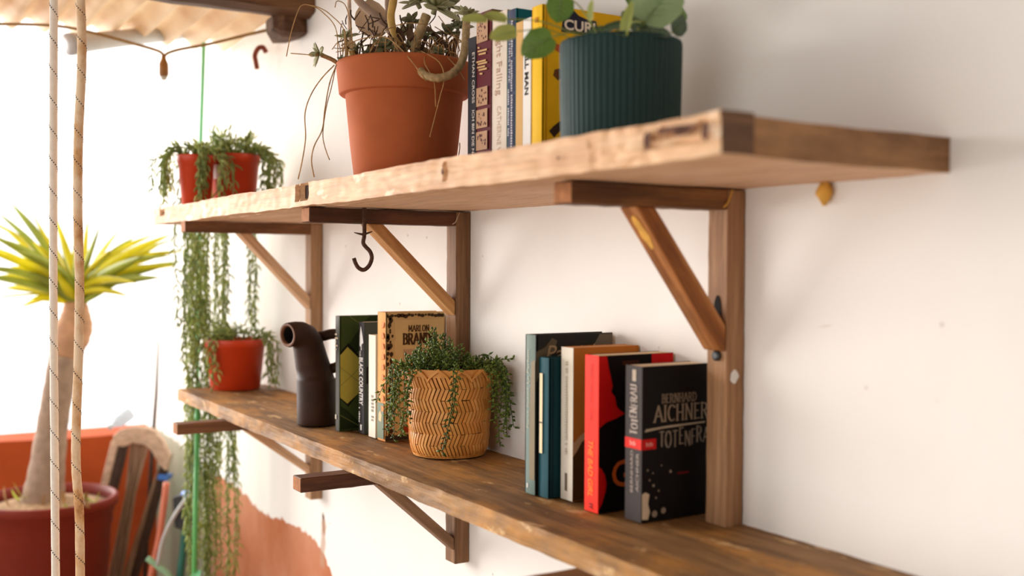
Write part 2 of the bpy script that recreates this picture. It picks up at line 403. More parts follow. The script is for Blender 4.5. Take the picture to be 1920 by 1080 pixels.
def front_u(x, z):
    d = 0; t = (z - UB) / (UT - UB)
    if -.6905 < x < -.6725 and .30 < t < .95: d = .012
    if -.668 < x < -.637 and .30 < t < .95: d = .012
    if -1.56 < x < -1.515 and .45 < t < .8: d = .008
    if .185 < x < .27 and .35 < t < .75 - .2 * noise.noise((x * 60, 0, 0)): d = .009 * max(0, noise.noise((x * 35, z * 90, 4)) + .55)
    if .10 < x < .20: d += .004 * max(0, noise.noise((x * 50, z * 120, 1)))
    if abs(x + .19) < .004 and abs(t - .55) < .25: d = .006
    return d
board(-1.6153, .2808, -UD, -.262, UB, UT, 'front_rail', [M['pale_x'], M['end_dark']], up, front=front_u, nf=10, seed=1, amp=.0025, cap_mat=1, yseg=3, dx=.0045)
board(-1.6135, .2750, -.2615, 0, UB + .001, UT - .001, 'panel', [M['pale_panel'], M['end_tan']], up, seed=5, amp=.0022, cap_mat=1, dx=.012, yseg=8)
mb = MB()
for a, b, zb_, zt_ in ((-.6895, -.6740, .408, .428), (-.667, -.6385, .408, .428), (-1.558, -1.517, .4125, .423)): mb.box((a, -UD + .0072, zb_), (b, -UD + .0085, zt_))
mb.build('mortise_shade', M['hole_shade'], up)  # dark plates inside the recesses; the shade is put into their colour
mb = MB(); rc = random.Random(8)
for x0_, x1_, z0_, z1_ in ((.187, .197, .407, .424), (.200, .262, .4185, .4245), (.262, .272, .408, .4235), (.226, .250, .4155, .421), (-.194, -.187, .411, .419), (.05, .056, .41, .413)):
    n_ = 14; c_ = ((x0_ + x1_) / 2, (z0_ + z1_) / 2)
    mb.poly([(c_[0] + (x1_ - x0_) / 2 * math.cos(a) * k_, -UD - .0035, c_[1] + (z1_ - z0_) / 2 * math.sin(a) * k_) for a, k_ in ((2 * math.pi * j / n_, rc.uniform(.75, 1.15)) for j in range(n_))])
mb.build('worn_chip_shade', plain('worn_wood_shade', (92, 56, 40), .9, .4, 120), up)  # worn chips and holes as flat patches, their shade put into the colour
lowt = thing('wall_shelf', (-.66, -.1, -.0275), 'dark worn plank wall shelf with orange stains, lower one, holding the woven basket', 'shelf', 'wooden wall shelves')
PX = (0.0, -.6584, -1.3277); PWD, PD = .0344, .0284
def front_l(x, z): return .004 * max(0, noise.noise((x * 12, z * 30, 2)))
board(-1.7179, .75, -.22, 0, -.0275, 0, 'plank', [M['old_x'], M['end_dark']], lowt, front=front_l, nf=5, seed=8, amp=.0016,
      notches=[(p - PWD - .0004, p + .0004) for p in PX], dx=.008, yseg=8, cap_mat=1)

# ---------------------------------------------------------------- bracket frames
def rough_bar(pts4, dirv, L, n, name, mat, parent, amp=.0008, seed=0, end=None):
    R = []
    for i in range(n + 1):
        o_ = V(dirv) * (L * i / n)
        R.append([V(p) + o_ + V((0 if 0 else noise.noise((i * .7 + seed, k * 5, 1)) * amp, noise.noise((i * .7, k * 5 + seed, 2)) * amp * (abs(dirv[1]) < .5), noise.noise((i * .7, k * 5, 3 + seed)) * amp * (abs(dirv[2]) < .5))) for k, p in enumerate(pts4)])
    mb = MB().rings(R, False, True)
    mb.k = 1 if end else 0; mb.face([3, 2, 1, 0])
    o = mb.build(name, [mat, end] if end else mat, parent); return bevel(o, .0012)
labels = ['wooden bracket frame nearest the camera, beside the black paperback', 'wooden bracket frame at the middle, behind the woven basket and next to the iron hook', 'wooden bracket frame furthest left, behind the dark brown jug']
def bracket(i, x, ua, la, zbot, ubr, lbr, yl):
    t = thing('shelf_bracket', (x - PWD / 2, -.01, zbot), labels[i], 'bracket', 'shelf brackets')
    x0, x1 = x - PWD, x; ua0 = -ua; AH = .0235
    rough_bar([(x0, -PD, zbot), (x1, -PD, zbot), (x1, -.0012, zbot), (x0, -.0012, zbot)], (0, 0, 1), UB - .0005 - zbot, 40, 'post', M['post'][i], t, seed=i)
    lt, ut = -.0280, UB - .0008
    rough_bar([(x0, -ua, ut - AH), (x1, -ua, ut - AH), (x1, -ua, ut), (x0, -ua, ut)], (0, 1, 0), ua - PD - .0006, 16, 'arm', M['arm'][i], t, seed=i + 3, end=M['sawn'])
    rough_bar([(x0, -la, lt - AH), (x1, -la, lt - AH), (x1, -la, lt - .0008), (x0, -la, lt - .0008)], (0, 1, 0), la - PD - .0006, 16, 'arm', M['arm'][i], t, seed=i + 6, end=M['sawn'])
    for nm, (pts, mt) in (('u', ubr), ('l', lbr)):
        o = MB().prism([(x1 - .0006, y, z) for y, z in pts], (-(PWD - .003), 0, 0)).build('brace', mt, t); bevel(o, .0015)
        th = math.atan2(pts[-1][1] - pts[0][1], pts[-1][0] - pts[0][0]); o.data.transform(Matrix.Rotation(-th, 4, 'X')); o.rotation_euler = (th, 0, 0)
    return t
e = PD + .0008
b0 = bracket(0, PX[0], .2502, .305, -.206, (((-.163, .371), (-.136, .371), (-e, .236), (-e, .2065), (-.036, .2065)), M['brace'][0]), (((-.168, -.053), (-.138, -.053), (-e, -.158), (-e, -.179)), M['brace_low']), 0)
b1 = bracket(1, PX[1], .2891, .3028, -.2024, (((-.1900, .371), (-.1625, .371), (-e, .2445), (-e, .2195)), M['brace'][1]), (((-.171, -.053), (-.145, -.053), (-e, -.158), (-e, -.179)), M['brace_low']), 0)
b2 = bracket(2, PX[2], .3042, .3209, -.2193, (((-.190, .371), (-.163, .371), (-e, .233), (-e, .2055)), M['brace'][2]), (((-.178, -.053), (-.146, -.053), (-e, -.143), (-e, -.162)), M['brace'][2]), 0)
# black bolt and slot of the near frame; putty-coloured paint dab
mb = MB()
for dz, rz in ((.2515, .020),): mb.rings([[(-.016 +   .0066 * math.cos(a) * s, -PD - .0004 - dy, dz + rz * math.sin(a) * s) for a in [k * math.pi / 8 for k in range(16)]] for s, dy in ((1, 0), (.96, .0006))])
mb.build('slot_shade', M['black_in'], b0)  # no recess cut; the shade of the opening is a dark plate
mb = MB(); mb.rings([[(-.0155 + .0066 * math.cos(a) * s, -PD - .0004 - dy, .2000 + .0062 * math.sin(a) * s) for a in [k * math.pi / 6 for k in range(12)]] for s, dy in ((1, 0), (1, .003), (.6, .0045))])
mb.build('bolt', M['black_plastic'], b0)
mb = MB(); mb.rings([[(.0004 + dx, -.0165 + .0055 * math.cos(a) * s * (1 + .25 * math.sin(2 * a + 1) + .15 * math.cos(5 * a)), .176 + .0085 * math.sin(a) * s) for a in [k * math.pi / 7 for k in range(14)]] for s, dx in ((1, 0), (.9, .0006))])
mb.build('paint_dab', M['white'], b0)
mb = MB(); r_s = random.Random(3)
def br(u, lift): # point along the outer face of the near brace
    y, z = lerp(-.163, -PD, u), lerp(.371, .2065, u); return y, z
P = []
for j in range(14):
    a = 2 * math.pi * j / 14; u = .17 + .115 * math.cos(a) * r_s.uniform(.85, 1.1); y, z = br(u, 0); xo = -.0155 + .0075 * math.sin(a) * r_s.uniform(.7, 1.2)
    P.append((xo, y - .0006, z - .0005))
mb.prism(P, (0, -.0009, -.0006)); mb.build('foam_smear', M['foam'], b0)
mb = MB().tube(spline([V((.0006, -.036, .374)), V((.0009, -.030, .379)), V((.0009, -.0255, .388)), V((.0006, -.022, .3945))], 4), .0011, 6); mb.build('glue_bead', M['foam'], b0)
mb = MB().tube(spline([V((PX[1] + .0004, -.036, .374)), V((PX[1] + .0008, -.030, .378)), V((PX[1] + .0008, -.0265, .386)), V((PX[1] + .0004, -.022, .3945))], 4), .0008, 6); mb.build('glue_bead', M['cane_pale'], b1)
def rust_hook(name, pts, r, mat, label, loc):
    t = thing(name, loc, label, 'hook'); MB().tube(spline(pts, 6), r, 10).build('hook_rod', mat, t, True); return t
hd = 1.712
hk = rust_hook('screw_hook', [at(*p, hd) for p in ((683, 387), (683, 412), (683, 440), (681, 455), (686, 463), (694, 472), (697, 484), (692, 498), (682, 506), (672, 502), (666, 492), (663.5, 484))], .0033, M['rust'], 'rusty iron screw hook under the upper shelf at the middle bracket', at(683, 387, hd))
mb = MB(); c = at(681, 437, hd)
mb.tube([at(664, 436, hd), at(672, 438, hd), at(681, 440, hd), at(690, 437, hd), at(698, 434, hd)], [.0012, .0028, .0042, .003, .0015], 8, squash=.5); mb.build('wing_flange', M['rust'], hk, True)
rust_hook('wall_hook', [at(*p, 2.66) for p in ((499, 98), (493, 89), (484, 91), (478, 104), (480, 118), (482, 129))], .0062, M['rust_red'], 'small rusty red hook on the white wall above the orange pots', at(480, 100, 2.66))
mb = MB(); fc = V((.1246, -.006, .3862)); R = []
for i in range(7):
    f = i / 6; R.append([fc + V(((.013 - .006 * f) * math.cos(a) * math.sin(math.pi * (.12 + .8 * f)) * (1 + .5 * noise.noise((a, i, 2))), .007 * math.sin(a) * math.sin(math.pi * (.1 + .85 * f)), .011 - .026 * f)) for a in [k * math.pi / 5 for k in range(10)]])
mb.rings(R); tag(mb.build('foam_blob', M['foam'], None, True, loc=fc), 'small yellow foam blob on the wall under the near end of the upper shelf', 'foam')

# ---------------------------------------------------------------- lettering
def text_mb(mb, s, O, u, v, h, width=None, shear=0., lift=.0004, bold=.0, center=False):
    cu = bpy.data.curves.new('t', 'FONT'); cu.body = s; cu.size = 1; cu.shear = shear; cu.offset = bold; cu.resolution_u = 3
    ob = bpy.data.objects.new('t', cu); col.objects.link(ob)
    dg = bpy.context.evaluated_depsgraph_get(); dg.update(); me = bpy.data.meshes.new_from_object(ob.evaluated_get(dg))
    bpy.data.objects.remove(ob); bpy.data.curves.remove(cu)
    if not me.vertices: return mb
    xs = [w.co.x for w in me.vertices]; ysv = [w.co.y for w in me.vertices]
    x0, x1, y0, y1 = min(xs), max(xs), min(ysv), max(ysv); sy = h / .73; sx = (width / (x1 - x0)) if width else sy
    O = V(O); u = V(u); v = V(v); nn = u.cross(v); n0 = len(mb.v)
    off = -(x1 - x0) * sx / 2 if center else 0
    for w in me.vertices: mb.v.append(O + u * ((w.co.x - x0) * sx + off) + v * (w.co.y * sy) + nn * lift)
    for p in me.polygons: mb.face([n0 + i for i in p.vertices])
    bpy.data.meshes.remove(me); return mb
def arc(cx, cy, rx, ry, a0, a1, n=8): return [(cx + rx * math.cos(math.radians(lerp(a0, a1, i / n))), cy + ry * math.sin(math.radians(lerp(a0, a1, i / n)))) for i in range(n + 1)]
GL = {'A': (.8, [[(.02, 0), (.4, 1), (.78, 0)], [(.17, .35), (.63, .35)]], [(.02, 0), (.78, 0)]),
      'B': (.66, [[(.1, 0), (.1, 1)], [(.1, .97), (.3, .97)] + arc(.33, .75, .22, .22, 90, -90, 6) + [(.1, .53)], [(.1, .53), (.35, .53)] + arc(.36, .28, .25, .25, 90, -90, 6) + [(.1, .03)]], [(.1, 0), (.1, 1)]),
      'C': (.72, [arc(.42, .5, .36, .5, 50, 310, 12)], [(.66, .86)]),
      'D': (.74, [[(.1, 0), (.1, 1)], [(.1, .97), (.25, .97)] + arc(.28, .5, .38, .47, 90, -90, 8) + [(.1, .03)]], [(.1, 0), (.1, 1)]),
      'E': (.6, [[(.1, 0), (.1, 1)], [(.1, .97), (.55, .97)], [(.1, .52), (.42, .52)], [(.1, .03), (.56, .03)]], [(.1, 0), (.1, 1)]),
      'F': (.58, [[(.1, 0), (.1, 1)], [(.1, .97), (.55, .97)], [(.1, .52), (.42, .52)]], [(.1, 0), (.1, 1)]),
      'H': (.78, [[(.12, 0), (.12, 1)], [(.66, 0), (.66, 1)], [(.12, .5), (.66, .5)]], [(.12, 0), (.12, 1), (.66, 0), (.66, 1)]),
      'I': (.3, [[(.15, 0), (.15, 1)]], [(.15, 0), (.15, 1)]),
      'L': (.58, [[(.1, 0), (.1, 1)], [(.1, .03), (.55, .03)]], [(.1, 0), (.1, 1)]),
      'M': (.9, [[(.1, 0), (.12, 1), (.45, .25), (.78, 1), (.8, 0)]], [(.1, 0), (.8, 0), (.12, 1), (.78, 1)]),
      'N': (.8, [[(.12, 0), (.12, 1), (.68, 0), (.68, 1)]], [(.12, 0), (.12, 1), (.68, 1)]),
      'O': (.8, [arc(.4, .5, .34, .5, 0, 360, 16)], []),
      'R': (.72, [[(.1, 0), (.1, 1)], [(.1, .97), (.3, .97)] + arc(.34, .74, .23, .23, 90, -90, 6) + [(.1, .51)], [(.34, .51), (.64, 0)]], [(.1, 0), (.1, 1), (.66, 0)]),
      'T': (.66, [[(.33, 0), (.33, 1)], [(.02, .97), (.64, .97)]], [(.33, 0)]),
      'U': (.74, [[(.1, 1), (.1, .3)] + arc(.36, .28, .26, .28, 180, 360, 8) + [(.62, 1)]], [(.1, 1), (.62, 1)])}
def serif_mb(mb, s, O, u, v, h, width, th=.13, serif=.28, lift=.0004, jit=0., seed=1):
    r = random.Random(seed); tot = sum(GL[c][0] + .1 for c in s) - .1; sx = width / tot; O = V(O); u = V(u); v = V(v); nn = u.cross(v); x = 0; lay = [0]
    def quad(a, b, w):
        d = V((b[0] - a[0], b[1] - a[1])); 
        if d.length < 1e-6: return
        d.normalize(); p = V((-d.y, d.x)) * w / 2; d = d * w * .25; lay[0] += 1
        mb.poly([O + u * q[0] + v * q[1] + nn * (lift + .000004 * lay[0]) for q in ((a[0] - d.x + p.x, a[1] - d.y + p.y), (a[0] - d.x - p.x, a[1] - d.y - p.y), (b[0] + d.x - p.x, b[1] + d.y - p.y), (b[0] + d.x + p.x, b[1] + d.y + p.y))])
    for c in s:
        w, st, se = GL[c]; jx, jy, js = r.uniform(-jit, jit), r.uniform(-jit, jit), 1 + r.uniform(-jit, jit)
        f = lambda q: ((x + q[0] + jx * .6) * sx, (q[1] * js + jy) * h)
        for ln in st:
            for a, b in zip(ln, ln[1:]):
                A, B = f(a), f(b); vert = abs(b[1] - a[1]) > abs(b[0] - a[0]) * .8
                quad(A, B, th * h * (1.1 if vert else .6) * (r.uniform(.6, 1.2) if jit else 1))
        if serif:
            for q in se: A = f((q[0] - serif / 2, q[1] + (-.0 if q[1] > .5 else .0))); B = f((q[0] + serif / 2, q[1])); quad(A, B, th * h * .6)
        x += w + .1
    return mb

# ---------------------------------------------------------------- books
X_, Y_, Z_ = V((1, 0, 0)), V((0, 1, 0)), V((0, 0, 1))
class Book:
    def __init__(s, name, x0, x1, y0, y1, z0, h, cover, spine, label, group, pages=(236, 214, 180), hard=True, back=None):
        s.x0, s.x1, s.y0, s.y1, s.z0, s.h = x0, x1, y0, y1, z0, h
        s.t = thing(name, (x0, y0, z0), label, 'book', group)
        k = .0022 if hard else .0007; ov = .003 if hard else .0006
        mc = plain(name + '_cover', cover, .6, .06, 25, .12); ms = plain(name + '_spine', spine, .6, .06, 25, .14)
        mb = MB(); mb.box((x0, y0 + .0006, z0), (x0 + k, y1, z0 + h)); mb.box((x1 - k, y0 + .0006, z0), (x1, y1, z0 + h))
        mb.k = 1
        if hard:
            R = [[(x0 + (x1 - x0) * i / 8, y0 + .0012 - .0012 * math.sin(math.pi * i / 8) * .9 + dy, z) for i in range(9)] for z, dy in ((z0, 0), (z0 + h, 0))]
            ring0 = R[0] + [(x1, y0 + .004, z0), (x0, y0 + .004, z0)]; ring1 = R[1] + [(x1, y0 + .004, z0 + h), (x0, y0 + .004, z0 + h)]
            mb.rings([ring0, ring1])
        else: mb.box((x0, y0, z0), (x1, y0 + .0012, z0 + h))
        bevel(mb.build('cover', [mc, ms], s.t), .0006)
        mp, nt, bs = new_mat(name + '_pages'); tc = node(nt, 'ShaderNodeTexCoord'); mpg = node(nt, 'ShaderNodeMapping'); mpg.inputs['Scale'].default_value = (1500, 3, 3)
        nz = node(nt, 'ShaderNodeTexNoise', Scale=1.0, Detail=2.0); nt.links.new(tc.outputs['Object'], mpg.inputs[0]); nt.links.new(mpg.outputs[0], nz.inputs['Vector'])
        rr = ramp(nt, [(.3, lin([q * .82 for q in pages])), (.6, lin(pages))]); nt.links.new(nz.outputs[0], rr.inputs[0]); nt.links.new(rr.outputs[0], bs.inputs['Base Color']); bs.inputs['Roughness'].default_value = .9
        MB().box((x0 + k + .0002, y0 + .005, z0 + ov), (x1 - k - .0002, y1 - ov - .0005, z0 + h - ov)).build('pages', mp, s.t)
    def spine(s, u, v): return V((s.x0 + u, s.y0, s.z0 + v))
    def front(s, u, v, lift=0): return V((s.x1 + lift, s.y0 + u, s.z0 + v))
    def patch(s, name, where, poly, colr, lift=.00025, rough=.45, label=None):
        mb = MB()
        if where == 's': mb.poly([s.spine(u, v) + V((0, -lift - .0001, 0)) for u, v in poly])
        else: mb.poly([s.front(u, v, lift) for u, v in poly])
        o = mb.build(name, plain(name, colr, rough + .1, .06, 40, .12), s.t)
        if label: o['label'] = label
        return o
    def rect(s, name, where, u0, v0, u1, v1, colr, lift=.00025, **k): return s.patch(name, where, [(u0, v0), (u1, v0), (u1, v1), (u0, v1)], colr, lift, **k)
    def words(s, name, mb, colr): return mb.build(name, plain(name, colr, .6, .02, spec=.15), s.t)
    def down(s, mb, txt, u, vtop, size, length, **k):   # reads top to bottom, letter feet at u
        return text_mb(mb, txt, s.spine(u, vtop), -Z_, X_, size, length, lift=.0006, **k)
    def upw(s, mb, txt, u, vbot, size, length, **k):
        return text_mb(mb, txt, s.spine(u, vbot), Z_, -X_, size, length, lift=.0006, **k)
def strokes(bk, mb, u, vtop, size, length, seed):   # lettering too blurred to read in the place: short letter-like strokes
    q = random.Random(seed); v = vtop
    while v > vtop - length:
        w = q.uniform(.35, .6) * size
        if q.random() > .14: mb.poly([bk.spine(a, b) + V((0, -.0017, 0)) for a, b in ((u, v), (u + size * q.uniform(.6, 1), v), (u + size * q.uniform(.6, 1), v - w), (u, v - w))])
        v -= w + size * .25
G1, G2, G3 = 'books by the near bracket on the lower shelf', 'books beside the basket on the lower shelf', 'books on the upper shelf'
z0 = .0012
# near group, right to left
bk = Book('black_paperback', -.0923, -.0605, -.1052, -.0035, z0, .1855, (22, 18, 18), (66, 58, 56), 'black paperback thriller with grey capitals and a small red label', G1, hard=False, pages=(238, 214, 178))
mb = MB(); serif_mb(mb, 'BERNHARD', bk.front(.030, .1405), Y_, Z_, .0105, .054, .10); serif_mb(mb, 'AICHNER', bk.front(.0185, .1185), Y_, Z_, .0190, .084, .115, .22)
bk.words('author_lettering', mb, (150, 132, 112))
mb = MB(); serif_mb(mb, 'TOTENFRAU', bk.front(.0265, .0885), Y_, Z_, .0185, .088, .12, 0, jit=.10, seed=3); bk.words('title_lettering', mb, (138, 124, 108))
bk.patch('scratched_line', 'f', [(.004, .1075), (.03, .1100), (.098, .1125), (.098, .1145), (.04, .1130), (.006, .1108)], (178, 162, 138))
bk.rect('red_label', 's', .0002, .0865, .0316, .0990, (226, 44, 34), .0004); bk.rect('red_label', 'f', .0002, .0865, .0215, .0990, (206, 30, 26), .0004)
mb = MB(); text_mb(mb, 'btb', bk.spine(.010, .0905), X_, Z_, .006, .011, lift=.0008); text_mb(mb, 'btb', bk.front(.006, .0905), Y_, Z_, .0055, .010, lift=.0008); bk.words('label_lettering', mb, (250, 190, 176))
mb = MB(); serif_mb(mb, 'TOTENFRAU', bk.spine(.0235, .1035), Z_, -X_, .0125, .060, .15, 0, jit=.08, seed=5, lift=.0006)
bk.upw(mb, 'AICHNER', .0268, .036, .0052, .046); bk.upw(mb, 'BERNHARD', .0160, .034, .0052, .050); bk.words('spine_lettering', mb, (176, 160, 148))
bk.rect('spine_mark', 's', .0135, .167, .0205, .181, (186, 168, 148))
rr_ = random.Random(4)
bk.patch('splash_motif', 'f', [(.001, .004), (.010, .003), (.013, .012), (.010, .022), (.012, .033), (.006, .036), (.001, .034)], (222, 202, 172))
mb = MB()
for u, v, r in [(.020, .009, .0052), (.0335, .0115, .0048), (.018, .043, .0022), (.026, .036, .0016), (.044, .0575, .0024), (.012, .050, .0015), (.017, .058, .0012), (.030, .066, .0012), (.009, .062, .0016), (.022, .028, .0016)]:
    mb.poly([bk.front(u + r * .8 * math.cos(a), v + r * .8 * math.sin(a), .0004) for a in [k * math.pi / 6 for k in range(12)]])
bk.words('splash_dots', mb, (150, 134, 116))
bk.rect('red_scribble', 'f', .055, .053, .073, .0555, (104, 22, 24))

bk = Book('red_novel', -.1533, -.1245, -.1215, -.004, z0, .194, (18, 10, 10), (246, 44, 18), 'red and black novel with orange title, left of the black paperback', G1, hard=False, pages=(238, 208, 160))
bk.patch('red_shape', 'f', [(.0003, .105), (.012, .112), (.028, .116), (.040, .121), (.032, .126), (.027, .131), (.025, .142), (.019, .149), (.021, .156), (.0175, .170), (.015, .178), (.012, .1935), (.0003, .1935)], (206, 20, 18))
bk.rect('red_corner', 'f', .082, .172, .1172, .1935, (214, 22, 22))
bk.patch('red_shape', 'f', [(.0003, .004), (.006, .012), (.011, .026), (.0125, .036), (.010, .047), (.005, .055), (.0003, .058)], (206, 20, 18))
mb = MB(); text_mb(mb, 'BAD', bk.front(.045, .076), Y_, Z_, .034, .066, lift=.0006, bold=.01); text_mb(mb, 'GIRL', bk.front(.021, .031), Y_, Z_, .034, .092, lift=.0006, bold=.01)
bk.words('title_lettering', mb, (206, 92, 30))
bk.rect('author_strip', 'f', .036, .181, .062, .1865, (66, 26, 14))
mb = MB(); bk.down(mb, 'THE BAD GIRL', .0085, .088, .0105, .069, shear=.25, bold=.015); bk.words('spine_title', mb, (255, 130, 40))
mb = MB(); bk.down(mb, 'MARIO VARGAS LLOSA', .0105, .183, .0065, .070); bk.words('spine_author', mb, (188, 44, 34))
mb = MB(); bk.down(mb, 'ff', .011, .0115, .0075, .008); bk.words('spine_mark', mb, (92, 10, 14))

bk = Book('white_spined_book', -.2235, -.1965, -.1095, -.003, z0, .1985, (206, 122, 46), (232, 222, 204), 'white-spined book with an orange cover, between teal and red books', G1, hard=False, pages=(214, 160, 100))
bk.patch('cover_photo', 'f', [(.0003, .001), (.1, .001), (.1, .08), (.05, .092), (.03, .088), (.012, .076), (.004, .062), (.0003, .058)], (92, 58, 30))
bk.patch('cover_pale_band', 'f', [(.0003, .058), (.006, .064), (.014, .076), (.028, .086), (.028, .094), (.012, .085), (.004, .078), (.0003, .076)], (222, 172, 128), .0004)  # paler curved band above the darker print
mb = MB(); strokes(bk, mb, .0115, .18, .0045, .12, 1); bk.words('spine_lettering', mb, (196, 184, 166))
bk.rect('spine_mark', 's', .010, .012, .0155, .035, (120, 104, 88))

bk = Book('teal_clothbound_book', -.2500, -.2265, -.1275, -.012, z0, .184, (20, 62, 70), (28, 78, 88), 'small dark teal clothbound book with a long cream spine label', G1, pages=(220, 196, 160))
bk.rect('spine_label', 's', .0050, .058, .0118, .163, (236, 214, 172), .0014); bk.rect('label_rule', 's', .0050, .0975, .0118, .0992, (70, 50, 40), .0017)
bk.rect('joint_groove', 'f', .006, .001, .0085, .183, (14, 44, 52))

bk = Book('grey_green_hardback', -.2775, -.2512, -.1315, -.005, z0, .2125, (44, 44, 40), (112, 128, 120), 'tall grey-green hardback, leftmost of the near book group', G1, pages=(214, 190, 160))
bk.patch('cover_cloud', 'f', [(.085, .180), (.096, .199), (.104, .211), (.126, .211), (.126, .180)], (112, 104, 90)); bk.patch('cover_cloud', 'f', [(.0005, .15), (.018, .176), (.030, .192), (.034, .204), (.026, .208), (.015, .196), (.0005, .19)], (96, 88, 70))
mb = MB(); text_mb(mb, 'Patrick', bk.front(.016, .178), Y_, Z_, .0215, .088, shear=.25, lift=.0006); bk.words('author_lettering', mb, (170, 148, 116))
mb = MB(); bk.upw(mb, 'Patrick Süskind', .0115, .088, .0058, .053); bk.upw(mb, 'Le Parfum', .0115, .147, .0062, .045); bk.words('spine_lettering', mb, (176, 172, 150))
bk.patch('spine_tone', 's', [(.013, .02), (.0255, .02), (.0255, .18), (.016, .176), (.013, .12)], (132, 118, 92)); bk.rect('spine_mark', 's', .006, .008, .010, .014, (206, 206, 196))

# middle group
bk = Book('argyle_book', -.9087, -.8895, -.143, -.004, z0, .2105, (62, 76, 36), (84, 80, 76), 'hardback with green argyle diamonds on its cover, beside the brown jug', G2, pages=(226, 206, 174))
bk.patch('dark_diamond', 'f', [(.002, .135), (.02, .16), (.045, .195), (.06, .2095), (.138, .2095), (.138, .15), (.06, .15)], (40, 52, 24))
bk.patch('dark_diamond', 'f', [(.002, .145), (.018, .161), (.048, .128), (.1, .128), (.1, .078), (.046, .078), (.018, .044), (.002, .06)], (24, 24, 18), .0003)
bk.patch('light_diamond', 'f', [(.002, .139), (.016, .154), (.05, .122), (.05, .078), (.016, .05), (.002, .062)], (182, 168, 72), .0005)
bk.patch('dark_diamond', 'f', [(.002, .047), (.016, .038), (.05, .004), (.002, .004)], (38, 50, 24), .0005)
mb = MB()
for a, b in (((.002, .117), (.05, .080)), ((.002, .083), (.05, .122)), ((.002, .03), (.05, .002)), ((.02, .2095), (.05, .19))):
    a, b = V(a), V(b); p = (b - a).orthogonal().normalized() * .0005; mb.poly([bk.front(q.x, q.y, .0007) for q in (a + p, a - p, b - p, b + p)])
bk.words('argyle_line', mb, (128, 128, 66))
mb = MB()
for k, w in enumerate((.7, 1, .5, .95, .6)): bk_w = .013 * w; mb.poly([bk.spine(.003 + u * bk_w, .148 + .0068 * (4 - k) + v) + V((0, -.0016, 0)) for u, v in ((0, 0), (1, 0), (1, .003), (0, .003))])
bk.words('spine_lettering', mb, (206, 188, 160)); bk.rect('spine_mark', 's', .004, .022, .010, .030, (200, 190, 170), .0014)
bk = Book('black_paperback', -.8640, -.8400, -.1155, -.004, z0, .2010, (78, 84, 76), (46, 42, 42), 'black-spined paperback with white arrow and tall white capitals, beside the argyle book', G2, hard=False)
bk.patch('white_arrow', 's', [(.0050, .158), (.0100, .156), (.0100, .150), (.0130, .150), (.0130, .160), (.0205, .164), (.0165, .178), (.0095, .194), (.0060, .176)], (242, 240, 236), .0005)
mb = MB(); bk.down(mb, 'BLACK COUNTRY', .0035, .137, .0160, .086, bold=.03); bk.down(mb, 'THE', .0035, .149, .007, .010); strokes(bk, mb, .0045, .047, .0055, .026, 3)
bk.words('spine_lettering', mb, (236, 232, 226))
bk.rect('spine_mark', 's', .0085, .006, .0145, .016, (236, 232, 226), .0005); bk.patch('cover_photo', 'f', [(.004, .09), (.06, .09), (.06, .14), (.004, .12)], (34, 30, 28))
bk = Book('cream_paperback', -.8160, -.7870, -.1175, -.006, z0, .1805, (226, 214, 194), (240, 230, 212), 'thin cream paperback squeezed between the black and the antique-patterned books', G2, hard=False)
mb = MB(); strokes(bk, mb, .014, .075, .008, .045, 2); bk.words('spine_lettering', mb, (150, 148, 140))
bk = Book('antique_patterned_book', -.7772, -.7445, -.119, -.004, z0, .2225, (206, 172, 118), (236, 154, 76), 'tall tan hardback with dark scrollwork edge, behind the woven basket', G2, pages=(220, 190, 140))
rr_ = random.Random(9); mb = MB(); mb2 = MB()
for k in range(26):      # scrollwork along hinge and top edge
    v = .012 + k * .0081; 
    for q in range(2):
        c_ = (.008 + rr_.uniform(-.005, .006), v + rr_.uniform(-.003, .003)); r = rr_.uniform(.0018, .0042)
        P = [(c_[0] + r * math.cos(a) * (1 if a < 4 else .5), c_[1] + r * 1.4 * math.sin(a)) for a in [j * math.pi / 4 for j in range(8)]]
        if c_[0] + r < .0165 and c_[0] - r > .0005: mb.poly([bk.front(a, min(b, .2215), .0004 + .00003 * q) for a, b in P])
for k in range(17):
    c_ = (.006 + k * .0065, .2165 + rr_.uniform(-.0015, .0015)); r = rr_.uniform(.0018, .0042)
    mb.poly([bk.front(c_[0] + r * 1.2 * math.cos(a), min(.2222, c_[1] + r * .9 * math.sin(a)), .00045) for a in [j * math.pi / 4 for j in range(8)]])
bk.words('scrollwork', mb, (66, 48, 28))
bk.patch('cover_panel', 'f', [(.0185, .012), (.113, .012), (.113, .209), (.0185, .209)], (214, 182, 126), .0003)
mb = MB(); serif_mb(mb, 'MARLON', bk.front(.044, .1885), Y_, Z_, .0105, .040, .17); serif_mb(mb, 'BRANDO', bk.front(.034, .1665), Y_, Z_, .0185, .064, .19); bk.words('title_lettering', mb, (74, 48, 26))
bk.rect('photo_panel', 'f', .034, .06, .098, .158, (188, 152, 116), .0004)
bk.patch('photo_figure', 'f', [(.040, .075), (.042, .115), (.047, .136), (.056, .150), (.068, .155), (.080, .150), (.088, .134), (.090, .10), (.094, .075)], (58, 36, 26), .0006)
mb = MB()
for k in range(9):
    v = .05 + k * .018; mb.poly([bk.spine(q[0] + rr_.uniform(-.002, .002), v + q[1]) + V((0, -.0016, 0)) for q in ((.020, 0), (.030, .003), (.029, .010), (.022, .012))])
bk.words('spine_scrollwork', mb, (206, 134, 66))
bk.rect('spine_base_panel', 's', .004, .004, .030, .066, (120, 132, 110), .0014); bk.patch('spine_vignette', 's', [(.010, .035), (.020, .033), (.023, .044), (.017, .053), (.011, .047)], (218, 188, 140), .0017)
bk.rect('cover_base_strip', 'f', .0005, .001, .115, .010, (64, 56, 52), .0004)
